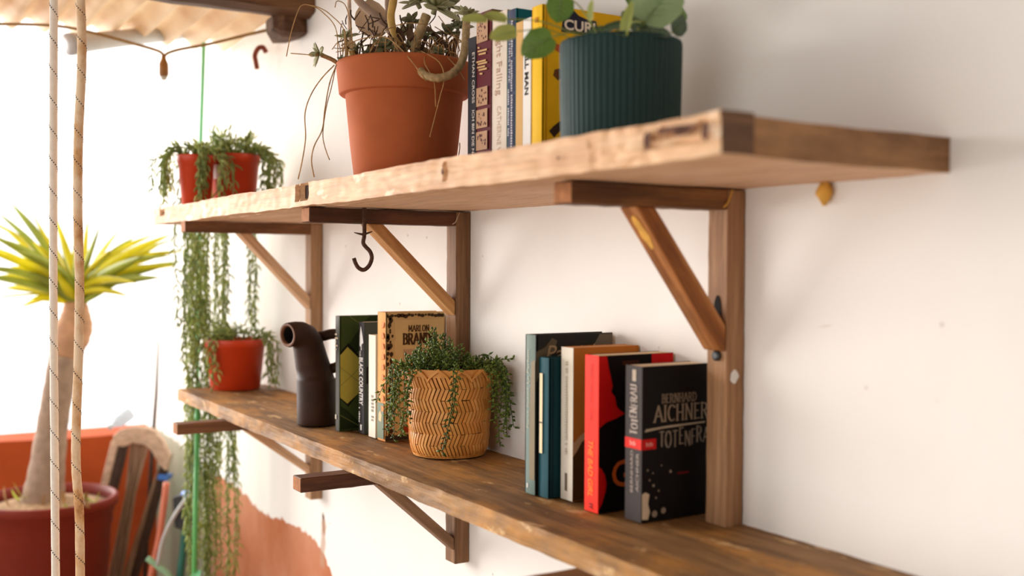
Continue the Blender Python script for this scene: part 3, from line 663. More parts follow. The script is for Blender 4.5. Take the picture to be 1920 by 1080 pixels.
bk.patch('red_vignette', 'f', [(.030, .014), (.046, .013), (.052, .020), (.042, .027), (.033, .024)], (168, 66, 36), .0006)

# upper group; spines 14 cm out from the wall
zu = UT + .0022; ysp = -.14
bk = Book('navy_paperback', -.4215, -.3985, ysp, -.012, zu, .1975, (36, 36, 42), (52, 50, 54), 'dark navy book with white spine capitals, right of the terracotta pot', G3, hard=False)
mb = MB(); bk.down(mb, 'ETHAN CROSS', .0135, .175, .0072, .072, bold=.01); bk.down(mb, 'ICH BIN DIE NACHT', .0135, .093, .0072, .088, bold=.01); bk.words('spine_lettering', mb, (226, 214, 204))
bk = Book('maroon_patterned_book', -.3980, -.3555, ysp, -.008, zu, .2275, (84, 26, 32), (104, 38, 46), 'maroon hardback with gold patterned spine panels on the upper shelf', G3)
rr_ = random.Random(2)
for k, (a, b) in enumerate(((.004, .029), (.034, .060), (.065, .091), (.096, .122), (.185, .216))):
    bk.rect('gold_panel', 's', .004, a, .035, b, (196, 152, 116), .0016)
    mb = MB()
    for j in range(16):
        c_ = (.0075 + rr_.random() * .024, a + .004 + rr_.random() * (b - a - .008)); r = rr_.uniform(.001, .0024)
        mb.poly([bk.spine(c_[0] + r * math.cos(w), c_[1] + r * math.sin(w)) + V((0, -.0018 - .00001 * j, 0)) for w in [q * math.pi / 3 for q in range(6)]])
    bk.words('panel_ornament', mb, (96, 48, 40))
mb = MB()
for k, (v, a, b) in enumerate(((.178, .007, .012), (.1725, .007, .033), (.168, .010, .030), (.158, .004, .030), (.1545, .008, .034), (.150, .006, .028), (.146, .010, .033), (.1405, .013, .021))): mb.poly([bk.spine(u, w) + V((0, -.0017, 0)) for u, w in ((a, v), (b, v - .001), (b, v + .0015), (a, v + .0022))])
bk.words('gilt_strokes', mb, (226, 184, 124))
bk = Book('cream_hardback', -.3540, -.3150, ysp, -.01, zu, .2190, (236, 222, 204), (238, 222, 204), 'cream hardback with faint tan lettering between maroon and navy books', G3)
mb = MB(); bk.down(mb, 'Light Falling', .0135, .193, .0140, .088); bk.words('spine_title', mb, (198, 166, 140))
mb = MB(); bk.down(mb, 'CATHERINE WALD', .0150, .090, .0105, .085); bk.words('spine_author', mb, (206, 180, 156))
bk = Book('teal_covered_book', -.3140, -.2915, ysp, -.01, zu, .2160, (16, 98, 110), (70, 74, 98), 'tall slate-blue-spined book with a teal cover between cream and tan books', G3)
mb = MB(); bk.down(mb, 'CHRISTINE', .0055, .180, .0048, .062); strokes(bk, mb, .0055, .112, .0042, .066, 4); strokes(bk, mb, .0135, .200, .0045, .180, 5); bk.words('spine_lettering', mb, (206, 200, 206))
bk = Book('tan_paperback', -.2905, -.2735, ysp, -.012, zu, .1955, (222, 176, 116), (224, 176, 104), 'thin tan paperback, left of the white-spined book on the upper shelf', G3, hard=False, pages=(230, 206, 170))
bk = Book('white_paperback', -.2730, -.2535, ysp, -.012, zu, .1965, (240, 230, 220), (244, 238, 230), 'white paperback with bold black capitals, left of the yellow book', G3, hard=False)
mb = MB(); bk.down(mb, 'TALL MAN', .0055, .162, .0090, .066, bold=.03); bk.words('spine_lettering', mb, (40, 34, 34))
bk = Book('yellow_hardback', -.2525, -.2280, ysp, -.008, zu, .2085, (238, 182, 20), (248, 196, 16), 'bright yellow hardback behind the dark green ribbed pot', G3)
bk.rect('joint_groove', 'f', .006, .001, .0085, .2075, (206, 148, 10))
bk.patch('title_backing', 'f', [(.030, .176), (.033, .194), (.042, .199), (.050, .206), (.058, .2), (.070, .197), (.086, .196), (.090, .176)], (44, 42, 56))
mb = MB(); text_mb(mb, 'CURI', bk.front(.0345, .180), Y_, Z_, .0135, .050, lift=.0006, bold=.03); bk.words('title_lettering', mb, (244, 226, 206))
bk.patch('cover_spot', 'f', [(.018, .118), (.026, .112), (.032, .120), (.028, .128), (.020, .126)], (108, 66, 30)); bk.patch('cover_spot', 'f', [(.012, .046), (.020, .038), (.034, .052), (.036, .064), (.026, .058), (.018, .052)], (60, 42, 30))
bk.patch('cover_spot', 'f', [(.020, .152), (.028, .148), (.03, .158), (.022, .160)], (196, 90, 40))
bk.rect('spine_mark', 's', .010, .186, .0155, .193, (214, 140, 20), .0014)

# ---------------------------------------------------------------- dark brown jug
JC = V((-.995, -.1436, .0012)); AX = (-RT * .62 - FW * .78); AX.z = 0; AX.normalize(); SX = V((AX.y, -AX.x, 0)); SX = SX if SX.dot(FW) > 0 else -SX
RH = V((RT.x, RT.y, 0)).normalized()
jug = thing('pouring_jug', JC, 'dark brown glazed jug with a wide bent spout, on the left of the lower shelf', 'jug')
s_ = 1 / 988
def jp(px, z): return JC + AX * ((595 - px) * s_ / .88) + V((0, 0, z))
prof = [(595, .000, 36.0, 0), (595, .004, 37.5, 0), (594.5, .045, 37.5, 0), (593.5, .084, 37.5, 0), (593.5, .0872, 37.5, 0), (592.5, .0885, 34.2, 0), (587, .110, 33, 3), (581, .135, 30.5, 6), (577, .152, 29, 12), (573, .166, 28, 28), (566, .1765, 26.5, 50), (556, .1825, 24.5, 70), (546, .1840, 23.0, 84), (539, .1835, 22.5, 90), (534.5, .1825, 22.8, 94), (532, .1823, 21.5, 94)]
R = []
for px, z, r, ang in prof:
    z = z if z < .09 else .09 + (z - .09) * .90
    a = math.radians(ang); t = V((0, 0, 1)) * math.cos(a) + AX * math.sin(a); u = V((0, 0, 1)) * -math.sin(a) + AX * math.cos(a)
    R.append([jp(px, z) + (u * math.cos(w) + SX * math.sin(w)) * r * s_ for w in [k * math.pi / 16 for k in range(32)]])
mb = MB(); mb.rings(R, True, False); mb.build('body', M['iron_brown'], jug, True)
R2 = []
for px, z, r in ((532, .1823, 21.5), (531.2, .1823, 19), (532, .1823, 16.6), (536, .1828, 15.8), (546, .183, 15.6), (556, .181, 15.5), (566, .176, 15.0)):
    z = .09 + (z - .09) * .90
    a = math.radians(92); u = V((0, 0, 1)) * -math.sin(a) + AX * math.cos(a)
    R2.append([jp(px, z) + (u * math.cos(w) + SX * math.sin(w)) * r * s_ for w in [k * math.pi / 16 for k in range(32)]])
MB().rings(R2[:4], False, False).build('spout_lip', M['iron_rim'], jug, True)
MB().rings(R2[3:], False, True).build('spout_bore', M['black_in'], jug, True)
hp = [JC + RH * ((px - 595) * s_) + V((0, 0, z)) for px, z in ((585, .166), (605, .168), (622, .172), (638, .170), (650, .155), (652, .135), (644, .118), (628, .108), (612, .106), (598, .106))]
MB().tube(spline(hp, 5), .0098, 12).build('handle', M['iron_brown'], jug, True)

# ---------------------------------------------------------------- terracotta pot with succulents
TC = V((-.588, -.160, UT + .0022)); TD = 1.684
tp = thing('potted_succulent', TC, 'terracotta pot of leggy grey-green succulents with dry grass, at the middle of the upper shelf', 'potted plant')
prof = [(.074, 0), (.0775, .003), (.0845, .06), (.0915, .1335), (.0922, .134), (.0992, .1342), (.1012, .1362), (.1055, .176), (.1058, .181), (.1045, .1835), (.0995, .1835), (.097, .180), (.094, .165)]
MB().lathe(prof, TC, 72, cap1=False).build('pot', M['terracotta'], tp, True)
MB().lathe([(.0965, .168), (.06, .171), (.02, .174)], TC, 32, lambda a, z, r: r * (1 + .01 * math.sin(7 * a)), cap0=True).build('soil', M['soil'], tp, True)
def L(px, py, dd=0.): return at(px, py, TD + dd)
PXM = TD / FPX
def stem(parent, pts, r, mat, name='stem', dd=0., sides=9, knob=.12, taper=1.0):
    P = spline([L(*(p if len(p) == 3 else (p[0], p[1], dd))) for p in pts], 6); n = len(P)
    rr = [r * PXM * lerp(1, taper, i / n) * (1 + knob * noise.noise((i * .9, r, n))) for i in range(n)]
    return MB().tube(P, rr, sides).build(name, mat, parent, True)
def rosette(parent, c, axis, n, size, mat, wid=.52, thick=.16, spread=(35, 80), name='rosette', seed=0):
    r = random.Random(seed + 31); axis = V(axis).normalized(); a = axis.orthogonal().normalized(); b = axis.cross(a)
    core = MB().tube([c - axis * size * .25, c, c + axis * size * .1], [size * .09, size * .11, size * .04], 7).build(name, mat, parent, True)
    for i in range(n):
        th = i * 2.39996 + r.uniform(-.15, .15); f = i / max(1, n - 1); tilt = math.radians(lerp(spread[1], spread[0] * .5, f) + r.uniform(-8, 8)); ln = size * lerp(1, .5, f) * r.uniform(.9, 1.08)
        rad = a * math.cos(th) + b * math.sin(th); d = rad * math.sin(tilt) + axis * math.cos(tilt); nr = axis * math.sin(tilt) - rad * math.cos(tilt)
        MB().fat(c + rad * size * .05, d, nr, ln, ln * wid, ln * thick, -.35, 6, 8, prof=lambda u: max(.05, (.35 + .65 * math.sin(math.pi * min(1, .08 + u * .78))) * (1 if u < .72 else max(.03, 1 - ((u - .72) / .28) ** 1.6)))).build('leaf', mat, core, True)
    return core
vw = (C0 - TC).normalized()
# thick stems
stem(tp, [(741, -30, .0), (738, 0, .0), (733, 30, .0), (737, 55, .0), (748, 75, .01), (757, 95, .02), (760, 118, .03)], 7.5, M['stem_yellow'], knob=.08)
stem(tp, [(800, 28, -.02), (791, 50, -.02), (781, 75, -.01), (779, 95, .0), (784, 118, .02)], 9, M['stem_tan'], knob=.2)
stem(tp, [(816, 92, .00), (808, 112, -.03), (800, 126, -.06), (790, 131, -.095), (794, 139, -.115), (806, 144, -.125), (824, 146, -.125), (846, 139, -.12), (862, 123, -.11), (870, 100, -.10), (873, 72, -.09), (874, 48, -.08), (875, 34, -.075)], 7.2, M['stem_tan'], knob=.18)
stem(tp, [(800, 52, .03), (818, 68, .04), (835, 84, .05), (852, 104, .05), (858, 116, .06)], 5, M['stem_brown'])
stem(tp, [(859, 58, .03), (855, 78, .035), (850, 98, .04), (846, 116, .05)], 5, M['stem_brown'])
stem(tp, [(745, 118, .07), (741, 85, .07), (733, 55, .07), (712, 35, .06), (690, 18, .06), (672, 0, .06), (660, -20, .06)], 9.5, M['trunk_grey'], 'trunk', knob=.12, taper=.8)
stem(tp, [(736, 60, .07), (731, 35, .08), (729, 10, .09), (728, -20, .09)], 8, M['trunk_grey'], 'trunk_fork', knob=.12)
stem(tp, [(657, 108, .05), (656, 60, .05), (655, 20, .05), (654, -20, .05)], 4, M['cane_pale'], 'plant_stake', knob=0)
MB().blade(L(700, 66, .09), RT * -.1 + UP, -FW, .06, .055, .2, 6).build('dry_leaf', plain('dry_tan_leaf', (206, 176, 144), .8, .12), tp, True)
stem(tp, [(634, 120, -.02), (625, 113, -.03), (612, 107, -.04), (602, 103, -.045)], 4, M['stem_tan'])
stem(tp, [(672, 116, .0), (664, 108, .0), (659, 98, .0), (664, 88, .0)], 6, M['stem_yellow'], knob=.3)
# rosettes
r_t = random.Random(17)
def ro(px, py, dd, ax, n, size, m, **k): return rosette(tp, L(px, py, dd), RT * ax[0] + UP * ax[1] - FW * ax[2], n, size * 1.3 * PXM, M[m], **k)
ro(599, 101, -.05, (-.8, .1, .45), 9, 24, 'sage', wid=.46, seed=1)
ro(648, 70, .0, (-.3, .8, .5), 9, 20, 'sage', seed=2)
ro(720, 88, -.01, (.05, .6, .8), 13, 24, 'sage_dark', seed=3)
ro(816, 14, -.03, (.3, .8, .4), 12, 40, 'sage', wid=.58, seed=4)
ro(783, 6, .01, (-.4, .8, .3), 9, 34, 'sage', wid=.58, seed=5)
ro(872, 28, -.075, (.1, .9, .25), 9, 27, 'sage', wid=.58, seed=6)
ro(858, 52, .02, (-.1, .8, .5), 10, 24, 'sage_dark', wid=.58, seed=7)
ro(770, 42, .05, (-.2, .6, .6), 10, 22, 'sage_dark', seed=8)
ro(822, 99, -.02, (.4, .7, .5), 9, 17, 'sage_dark', seed=9)
ro(760, 62, .06, (.2, .5, .7), 9, 20, 'sage', seed=10)
for k in range(80):
    x, y, dd = r_t.uniform(640, 862), r_t.uniform(35, 105), r_t.uniform(-.02, .08); x2, y2 = x + r_t.uniform(-22, 22), y + r_t.uniform(-30, 26)
    stem(tp, [(x, y, dd), ((x + x2) / 2 + r_t.uniform(-5, 5), (y + y2) / 2, dd), (x2, y2, dd + .01)], r_t.uniform(.7, 1.9), M['twig_dark'], 'dry_stalk', sides=5)
for k in range(16): MB().blade(L(r_t.uniform(650, 850), r_t.uniform(60, 112), r_t.uniform(-.03, .06)), RT * r_t.uniform(-1, 1) + UP * r_t.uniform(-.3, 1), -FW + UP * r_t.uniform(0, 1), r_t.uniform(.014, .026), r_t.uniform(.008, .013), r_t.uniform(.4, 1.4), 4).build('dry_leaf', M[('stem_brown', 'stem_tan', 'twig_dark')[k % 3]], tp, True)
ro(842, 12, .0, (.1, .8, .5), 9, 26, 'sage_dark', wid=.58, seed=14); ro(800, -6, .0, (.1, .9, .4), 9, 32, 'sage', wid=.58, seed=15); ro(692, 100, -.02, (-.2, .8, .5), 9, 15, 'sage_dark', seed=16)
ro(838, 62, .03, (.3, .6, .6), 9, 20, 'sage_dark', seed=17); ro(768, 88, .02, (-.2, .7, .6), 9, 17, 'sage', seed=18); ro(796, 70, .03, (.0, .7, .6), 9, 19, 'sage_dark', seed=19)
ro(668, 92, -.03, (-.4, .7, .4), 8, 15, 'sage_dark', seed=12)
ro(642, 112, -.03, (-.6, .6, .4), 7, 14, 'sage_dark', seed=13)
stem(tp, [(818, 116, .0), (819, 108, -.01), (822, 100, -.02)], 3.4, M['stem_tan'])
stem(tp, [(720, 118, .0), (720, 100, .0), (720, 90, -.01)], 4, M['stem_brown'])
stem(tp, [(648, 116, .01), (650, 95, .01), (648, 72, .0)], 3.4, M['stem_tan'])
stem(tp, [(774, 118, .06), (772, 80, .055), (770, 44, .05)], 4, M['stem_brown'])
r = random.Random(5)
for k in range(34):   # dark dry stalks standing in the pot
    x = r.uniform(655, 845); dd = r.uniform(-.02, .07); lean = r.uniform(-16, 16); h = r.uniform(25, 62)
    stem(tp, [(x, 118, dd), (x + lean * .4, 118 - h * .5, dd), (x + lean, 118 - h, dd + .01)], r.uniform(1.1, 2.3), M['twig_dark'], 'dry_stalk', sides=5)
arcs = [[(634, 118, -.03), (630, 55, -.03), (606, 24, -.03), (585, 11, -.03), (566, 10, -.03), (556, 28, -.03), (545, 65, -.03), (537, 106, -.03)],
        [(640, 118, -.02), (646, 60, -.02), (620, 28, -.02), (600, 15, -.02), (585, 10, -.02)],
        [(660, 118, -.02), (660, 70, -.02), (654, 30, -.02), (646, 8, -.02), (632, 2, -.02), (628, 14, -.02)],
        [(627, 122, -.09), (604, 146, -.095), (584, 176, -.10), (572, 212, -.10), (573, 258, -.10), (567, 300, -.10), (559, 336, -.10)],
        [(631, 121, -.09), (618, 156, -.10), (609, 205, -.10), (604, 243, -.10), (589, 274, -.10), (584, 302, -.10), (589, 332, -.10)],
        [(630, 123, -.09), (621, 165, -.10), (612, 200, -.10), (606, 240, -.10), (606, 262, -.10), (612, 285, -.10), (618, 300, -.10)],
        [(545, 100, -.05), (570, 102, -.05), (588, 104, -.05)],
        [(640, 92, -.05), (668, 76, -.06), (700, 69, -.07), (726, 71, -.08), (750, 90, -.10), (772, 115, -.115), (786, 134, -.125), (799, 152, -.125)],
        [(790, 96, -.08), (806, 104, -.11), (822, 115, -.12), (831, 132, -.125), (832, 155, -.12), (826, 178, -.12), (818, 210, -.115), (806, 257, -.11)],
        [(797, 104, -.1), (796, 118, -.115), (808, 140, -.125), (815, 160, -.12), (817, 200, -.115)],
        [(690, 104, -.04), (720, 60, -.05), (760, 44, -.05), (800, 46, -.05)], [(700, 110, -.03), (716, 62, -.05), (722, 56, -.05), (740, 84, -.06), (752, 104, -.06)],
        [(815, 50, .0), (835, 62, .0), (855, 72, .0), (862, 96, .0)], [(840, 108, -.09), (858, 128, -.1), (872, 150, -.09)], [(822, 30, .02), (845, 60, .02), (866, 78, .02)],
        [(858, 300, -.03), (862, 280, -.02), (862, 268, -.01)]]
for i, a in enumerate(arcs):
    stem(tp, a, 1.15 if i in (3, 4) else .95, M['twig'], 'grass_blade', sides=5, knob=.2)
for k in range(46):
    x = r.uniform(640, 860); dd = r.uniform(-.08, .06); s1 = r.uniform(-40, 40); h = r.uniform(18, 60)
    stem(tp, [(x, 116, dd), (x + s1 * .3, 116 - h, dd), (x + s1, 116 - h * r.uniform(.6, 1.1), dd)], r.uniform(.6, 1.0), M['twig'], 'grass_blade', sides=4, knob=.1)

# ---------------------------------------------------------------- ribbed green pot with round leaves
GC = V((-.048, -.150, UT + .0022)); GD = 1.227
gp = thing('potted_round_leaf_plant', GC, 'dark green ribbed pot with round veined leaves, at the near end of the upper shelf', 'potted plant')
NR = 60
def rib(a, z, r): return r * (1 - (.022 * (abs(math.sin(a * NR / 2)) ** .6 * -1 + 1) if (.004 < z < .1235 and r > .066) else 0))
MB().lathe([(.064, 0), (.0672, .002), (.0675, .0035), (.0676, .005), (.0690, .06), (.0698, .118), (.0696, .1225), (.0688, .1245), (.0665, .1250), (.064, .1245), (.0625, .118), (.062, .10)], GC, NR * 6, rib, cap1=False).build('pot', M['green_pot'], gp, True)
MB().lathe([(.063, .107), (.03, .110), (.01, .111)], GC, 28).build('soil', M['soil'], gp, True)
def round_leaf(c, nrm, up, rx, ry, mat, root, heart=.25, wav=.06, seed=0):
    nrm = V(nrm).normalized(); up = V(up); up = (up - nrm * up.dot(nrm)).normalized(); sd = up.cross(nrm); mb = MB(); n = 22; RG = []
    for k, f in enumerate((.08, .4, .72, 1.0)):
        ring = []
        for j in range(n):
            a = 2 * math.pi * j / n; notch = 1 - heart * max(0, -math.cos(a)) ** 8 * f; q = f * notch * (1 + .03 * math.sin(9 * a + seed))
            x = math.sin(a) * rx * q; y = math.cos(a) * ry * q * (1 + .12 * max(0, math.cos(a)) ** 6)
            zz = -abs(x) * .0 + .16 * abs(x) - wav * rx * f * f * (1 + math.cos(2 * a)) + .02 * rx * math.sin(5 * a + seed) * f
            ring.append(c + sd * x + up * y + nrm * zz)
        RG.append(ring)
    mb.rings(RG, True, False); mb.k = 1
    def vein(x0, y0, x1, y1, w):
        P = []
        for t in (0, .5, 1):
            x = lerp(x0, x1, t) * rx; y = lerp(y0, y1, t) * ry; f2 = (x / rx) ** 2 + (y / ry) ** 2
            P.append(c + sd * x + up * y + nrm * (.16 * abs(x) - wav * rx * f2 * 1.0 + .0009))
        mb.tube(P, [w, w * .7, w * .3], 4)
    vein(0, -.7, 0, .95, rx * .03)
    for sgn in (-1, 1):
        for y0 in (-.5, -.2, .1, .4): vein(0, y0, sgn * (.72 - abs(y0) * .3), y0 + .38, rx * .014)
    o = mb.build('leaf', [mat, M['leaf_grey']], gp, True)
    base = c - up * ry * .8
    MB().tube(spline([base, lerp(base, root, .4) + V((0, 0, .012)), root], 5), rx * .05, 6).build('leaf_stalk', M['leaf_lime'], gp, True)
def gl(px, py, dd, r_, ax, upv, mat, asp=1.0, seed=0):
    c = at(px, py, GD + dd); nrm = RT * ax[0] + UP * ax[1] - FW * ax[2]; u = RT * upv[0] + UP * upv[1] - FW * (upv[2] if len(upv) > 2 else 0)
    k = (GD + dd) / FPX; root = GC + V((r.uniform(-.02, .02), r.uniform(-.02, .02), .112))
    round_leaf(c, nrm, u, r_ * k * asp, r_ * k, M[mat], root, seed=seed)
gl(1012, 82, -.03, 35, (-.15, .15, 1), (-.85, -.45), 'leaf', .86, 1)
gl(1050, 12, -.01, 28, (.1, .1, 1), (-.2, -1), 'leaf', .95, 2)
gl(947, 63, -.02, 27, (-.1, .45, .9), (-1, -.2), 'leaf_lime', .75, 3)
gl(932, 33, -.01, 24, (.2, .65, .75), (-1, .1), 'leaf_lime', .7, 4)
gl(893, 36, -.01, 26, (.1, .65, .75), (-1, -.1), 'leaf_lime', .55, 5)
gl(1108, 22, -.05, 22, (-.9, .1, .5), (-.15, 1), 'leaf_lime', .5, 6)
gl(1232, 12, -.05, 50, (-.2, .35, 1), (.6, .8), 'leaf_grey', 1.0, 7)
gl(1272, 48, -.03, 34, (.6, .3, .7), (.7, .7), 'leaf_dark', .55, 8)
gl(1176, 40, -.07, 36, (-.8, .2, .6), (.1, 1), 'leaf_lime', .45, 9)
gl(1150, 52, -.03, 30, (-.3, .8, .5), (-1, .2), 'leaf_dark', .8, 10)
gl(1195, 40, .01, 34, (.1, .5, .8), (-.4, .8), 'leaf_dark', .9, 11)
gl(1225, 60, -.05, 32, (.1, .8, .6), (.8, -.1), 'leaf_dark', .9, 12)
gl(1115, 62, .0, 26, (-.4, .8, .5), (-.9, .2), 'leaf_dark', .9, 13)
gl(1165, 62, -.06, 24, (0, .9, .35), (.2, -.6, .6), 'leaf_grey', .9, 14)
gl(1260, 20, .03, 36, (.5, .4, .7), (.6, .8), 'leaf', .9, 15)
gl(1205, 0, .05, 36, (-.1, .6, .7), (0, 1), 'leaf', .9, 16)

# ---------------------------------------------------------------- woven basket with trailing plant
KC = V((-.592, -.0765, .0016)); KD = 1.728
kp = thing('basket_planter', KC, 'woven bamboo basket with a small-leaved trailing plant, on the lower shelf beside the antique book', 'potted plant')
def kr(z):      # outer radius at height z
    P = [(0, .0560), (.008, .0605), (.02, .0632), (.06, .0660), (.10, .0680), (.13, .0705), (.140, .0722)]
    for (a, b), (c, d) in zip(P, P[1:]):
        if z <= c: return lerp(b, d, max(0, (z - a) / (c - a)))
    return P[-1][1]
zs = [i * .139 / 16 for i in range(17)]
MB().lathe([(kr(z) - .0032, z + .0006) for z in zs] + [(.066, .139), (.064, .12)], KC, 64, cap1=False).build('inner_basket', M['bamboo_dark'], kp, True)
mb = MB(); NB, NS = 7, 64; bh = .1255 / NB
for bnd in range(NB):
    z0_, z1_ = .003 + bnd * bh, .003 + (bnd + 1) * bh; dirn = 1 if bnd % 2 else -1
    for j in range(NS):
        a0 = 2 * math.pi * j / NS; da = dirn * 2 * math.pi * 1.05 / NS; hw = rnd.uniform(.40, .45) * 2 * math.pi / NS; P = []
        jit = rnd.uniform(-.06, .06) * hw; prj = rnd.uniform(0, .0005); ta, tb = rnd.uniform(-.06, .05), rnd.uniform(.95, 1.06); mb.k = rnd.choice((0, 0, 1, 2))
        for f in (0, .25, .5, .75, 1):
            t = lerp(ta, tb, f); z = lerp(z0_, z1_, t); a = a0 + da * (t - .5) + jit; ro_ = kr(z) + -.0002 + .0007 * math.sin(math.pi * f) + prj
            P.append([(KC.x + math.cos(a + q * hw) * (ro_ + h_), KC.y + math.sin(a + q * hw) * (ro_ + h_), KC.z + z) for q, h_ in ((-1, -.0012), (1, -.0012), (.85, .0007), (-.85, .0002))])
        mb.rings(P)
stuff(mb.build('woven_strips', [M['bamboo'], plain('woven_bamboo_dark', (220, 148, 70), .5, .14, 60, .4), plain('woven_bamboo_pale', (238, 172, 92), .5, .12, 60, .4)], kp))
mb = MB()
for z, rr_2 in ((.004, .0008), (.0015, .001)):
    mb.tube([V((KC.x + (kr(z) + .0004) * math.cos(a), KC.y + (kr(z) + .0004) * math.sin(a), KC.z + z)) for a in [k * math.pi / 30 for k in range(61)]], rr_2, 5)
mb.build('base_coil', M['bamboo'], kp)
NA = 13; mb = MB()
R = []
for i in range(NA * 16 + 1):
    a = 2 * math.pi * i / (NA * 16); R.append([(KC.x + math.cos(a) * q, KC.y + math.sin(a) * q, KC.z + z) for q, z in ((.0702, .1285), (.0714, .1285), (.0728, .1405), (.0712, .1405))])
mb.rings(R); mb.build('rim_band', M['bamboo'], kp)
for k in range(2):
    mb = MB(); P = []
    for i in range(NA * 12 + 1):
        f = i / 12 + k * .5; t = f % 1; z = .1235 + .0165 * (1 - abs(2 * t - 1)) ** .75; a = 2 * math.pi * f / NA; q = kr(z) + .0030
        P.append([(KC.x + math.cos(a) * (q + dq), KC.y + math.sin(a) * (q + dq), KC.z + z + dz) for dq, dz in ((-.0006, -.0030), (.0018, -.0024), (.0018, .0024), (-.0006, .0030))])
    if k == 0: mb.rings(P); mb.build('rim_zigzag', M['bamboo'], kp)
MB().lathe([(.0665, .128), (.03, .134), (.01, .136)], KC, 24).build('soil', M['soil'], kp, True)
def bead_strand(parent, P, leafL, step, mats, seed, stemr=.0006, up_tip=False):
    r = random.Random(seed); mb = MB(); P = spline(P, 8); mb.tube(P, stemr, 4); mb.k = 1; acc = 0; side = 0
    for a, b in zip(P, P[1:]):
        acc += (b - a).length
        while acc > step:
            acc -= step; t = (b - a).normalized(); o = t.orthogonal().normalized(); side += 2.2 + r.uniform(-.5, .5)
            rad = Matrix.Rotation(side, 3, t) @ o; d = rad * .8 + t * .55 + V((0, 0, .15)); Ls = leafL * r.uniform(.7, 1.15)
            mb.bead(b, d, Ls, Ls * .5)
    return mb.build('trailing_stem', mats, parent, True)
def Kp(px, py, dd): return at(px, py, KD + dd)
ra = random.Random(21)
main = [[(848, 690, -.07), (850, 702, -.083), (850, 730, -.083), (847, 760, -.082), (842, 790, -.081), (836, 820, -.079), (828, 848, -.078)],
        [(862, 688, -.07), (856, 704, -.085), (853, 740, -.085), (851, 770, -.084)],
        [(908, 690, -.03), (930, 688, -.03), (941, 705, -.025), (940, 750, -.02), (935, 800, -.02), (938, 838, -.02)],
        [(905, 694, -.04), (935, 690, -.04), (950, 720, -.035), (957, 760, -.035), (963, 800, -.035)],
        [(900, 690, -.05), (925, 692, -.055), (932, 720, -.05), (930, 760, -.045), (926, 790, -.045)],
        [(905, 690, -.02), (930, 676, -.02), (948, 674, -.02), (963, 672, -.02)], [(890, 680, -.02), (905, 664, -.02), (925, 672, -.025), (940, 690, -.03), (953, 735, -.03)],
        [(895, 692, -.055), (916, 694, -.065), (921, 715, -.06), (924, 750, -.055), (921, 768, -.055)],
        [(903, 690, -.03), (928, 694, -.03), (944, 720, -.028), (949, 760, -.028), (948, 790, -.028)],
        [(775, 690, -.02), (748, 700, -.02), (742, 740, -.02), (740, 780, -.02), (738, 824, -.02)],
        [(780, 690, -.03), (755, 694, -.035), (748, 730, -.035), (750, 770, -.035), (752, 815, -.035)],
        [(775, 688, -.03), (758, 692, -.05), (764, 720, -.06), (765, 760, -.06), (757, 800, -.055)],
        [(790, 690, -.05), (772, 692, -.07), (768, 712, -.07), (762, 740, -.065), (768, 790, -.06)],
        [(770, 690, -.03), (742, 692, -.03), (728, 710, -.03), (718, 725, -.03), (706, 752, -.03)],
        [(778, 690, -.02), (750, 704, -.02), (738, 730, -.02), (730, 760, -.02), (728, 790, -.02)],
        [(772, 686, .0), (740, 698, -.01), (735, 740, -.01), (733, 790, -.01), (722, 806, -.01)],
        [(790, 694, -.06), (776, 698, -.08), (772, 706, -.08), (764, 730, -.07), (757, 752, -.07)]]
for i, a in enumerate(main): bead_strand(kp, [Kp(*p) for p in a], .0105, .0046 if i else .0034, [M['bead2'], M['bead'] if i % 3 else M['bead2']], i)
for k in range(13):     # more of the same at both sides
    left = k % 2; x0 = ra.uniform(752, 775) if left else ra.uniform(905, 925); xo = (ra.uniform(728, 765) if left else ra.uniform(918, 955)); dd = ra.uniform(-.055, .0); ln = ra.uniform(35, 120)
    bead_strand(kp, [Kp(x0, 690, dd * .6), Kp(lerp(x0, xo, .7), 684 + ra.uniform(-6, 4), dd), Kp(xo, 700, dd), Kp(xo + ra.uniform(-6, 6), 700 + ln * .5, dd), Kp(xo + ra.uniform(-10, 8), 700 + ln, dd)], .0095, .0048, [M['bead2'], M['bead']], 100 + k)
for k in range(150):    # the mound on top
    a = ra.uniform(0, 6.283); q = .064 * math.sqrt(ra.random()); b = KC + V((math.cos(a) * q, math.sin(a) * q, .132))
    lo = b - (KC - RH * .010); gq = math.hypot(lo.x, lo.y); hh = .010 + .060 * math.exp(-(gq / .034) ** 2) * ra.uniform(.4, 1.) + .010 * ra.random()
    o = V((math.cos(a), math.sin(a), 0)) * ra.uniform(.0, .016) + V((ra.uniform(-.012, .012), ra.uniform(-.012, .006), 0))
    bead_strand(kp, [b, b + V((0, 0, hh * .6)) + o * .4, b + V((0, 0, hh)) + o], .0085, .0038, [M['bead2'], (M['bead'], M['bead2'])[k % 3 == 0]], 300 + k)

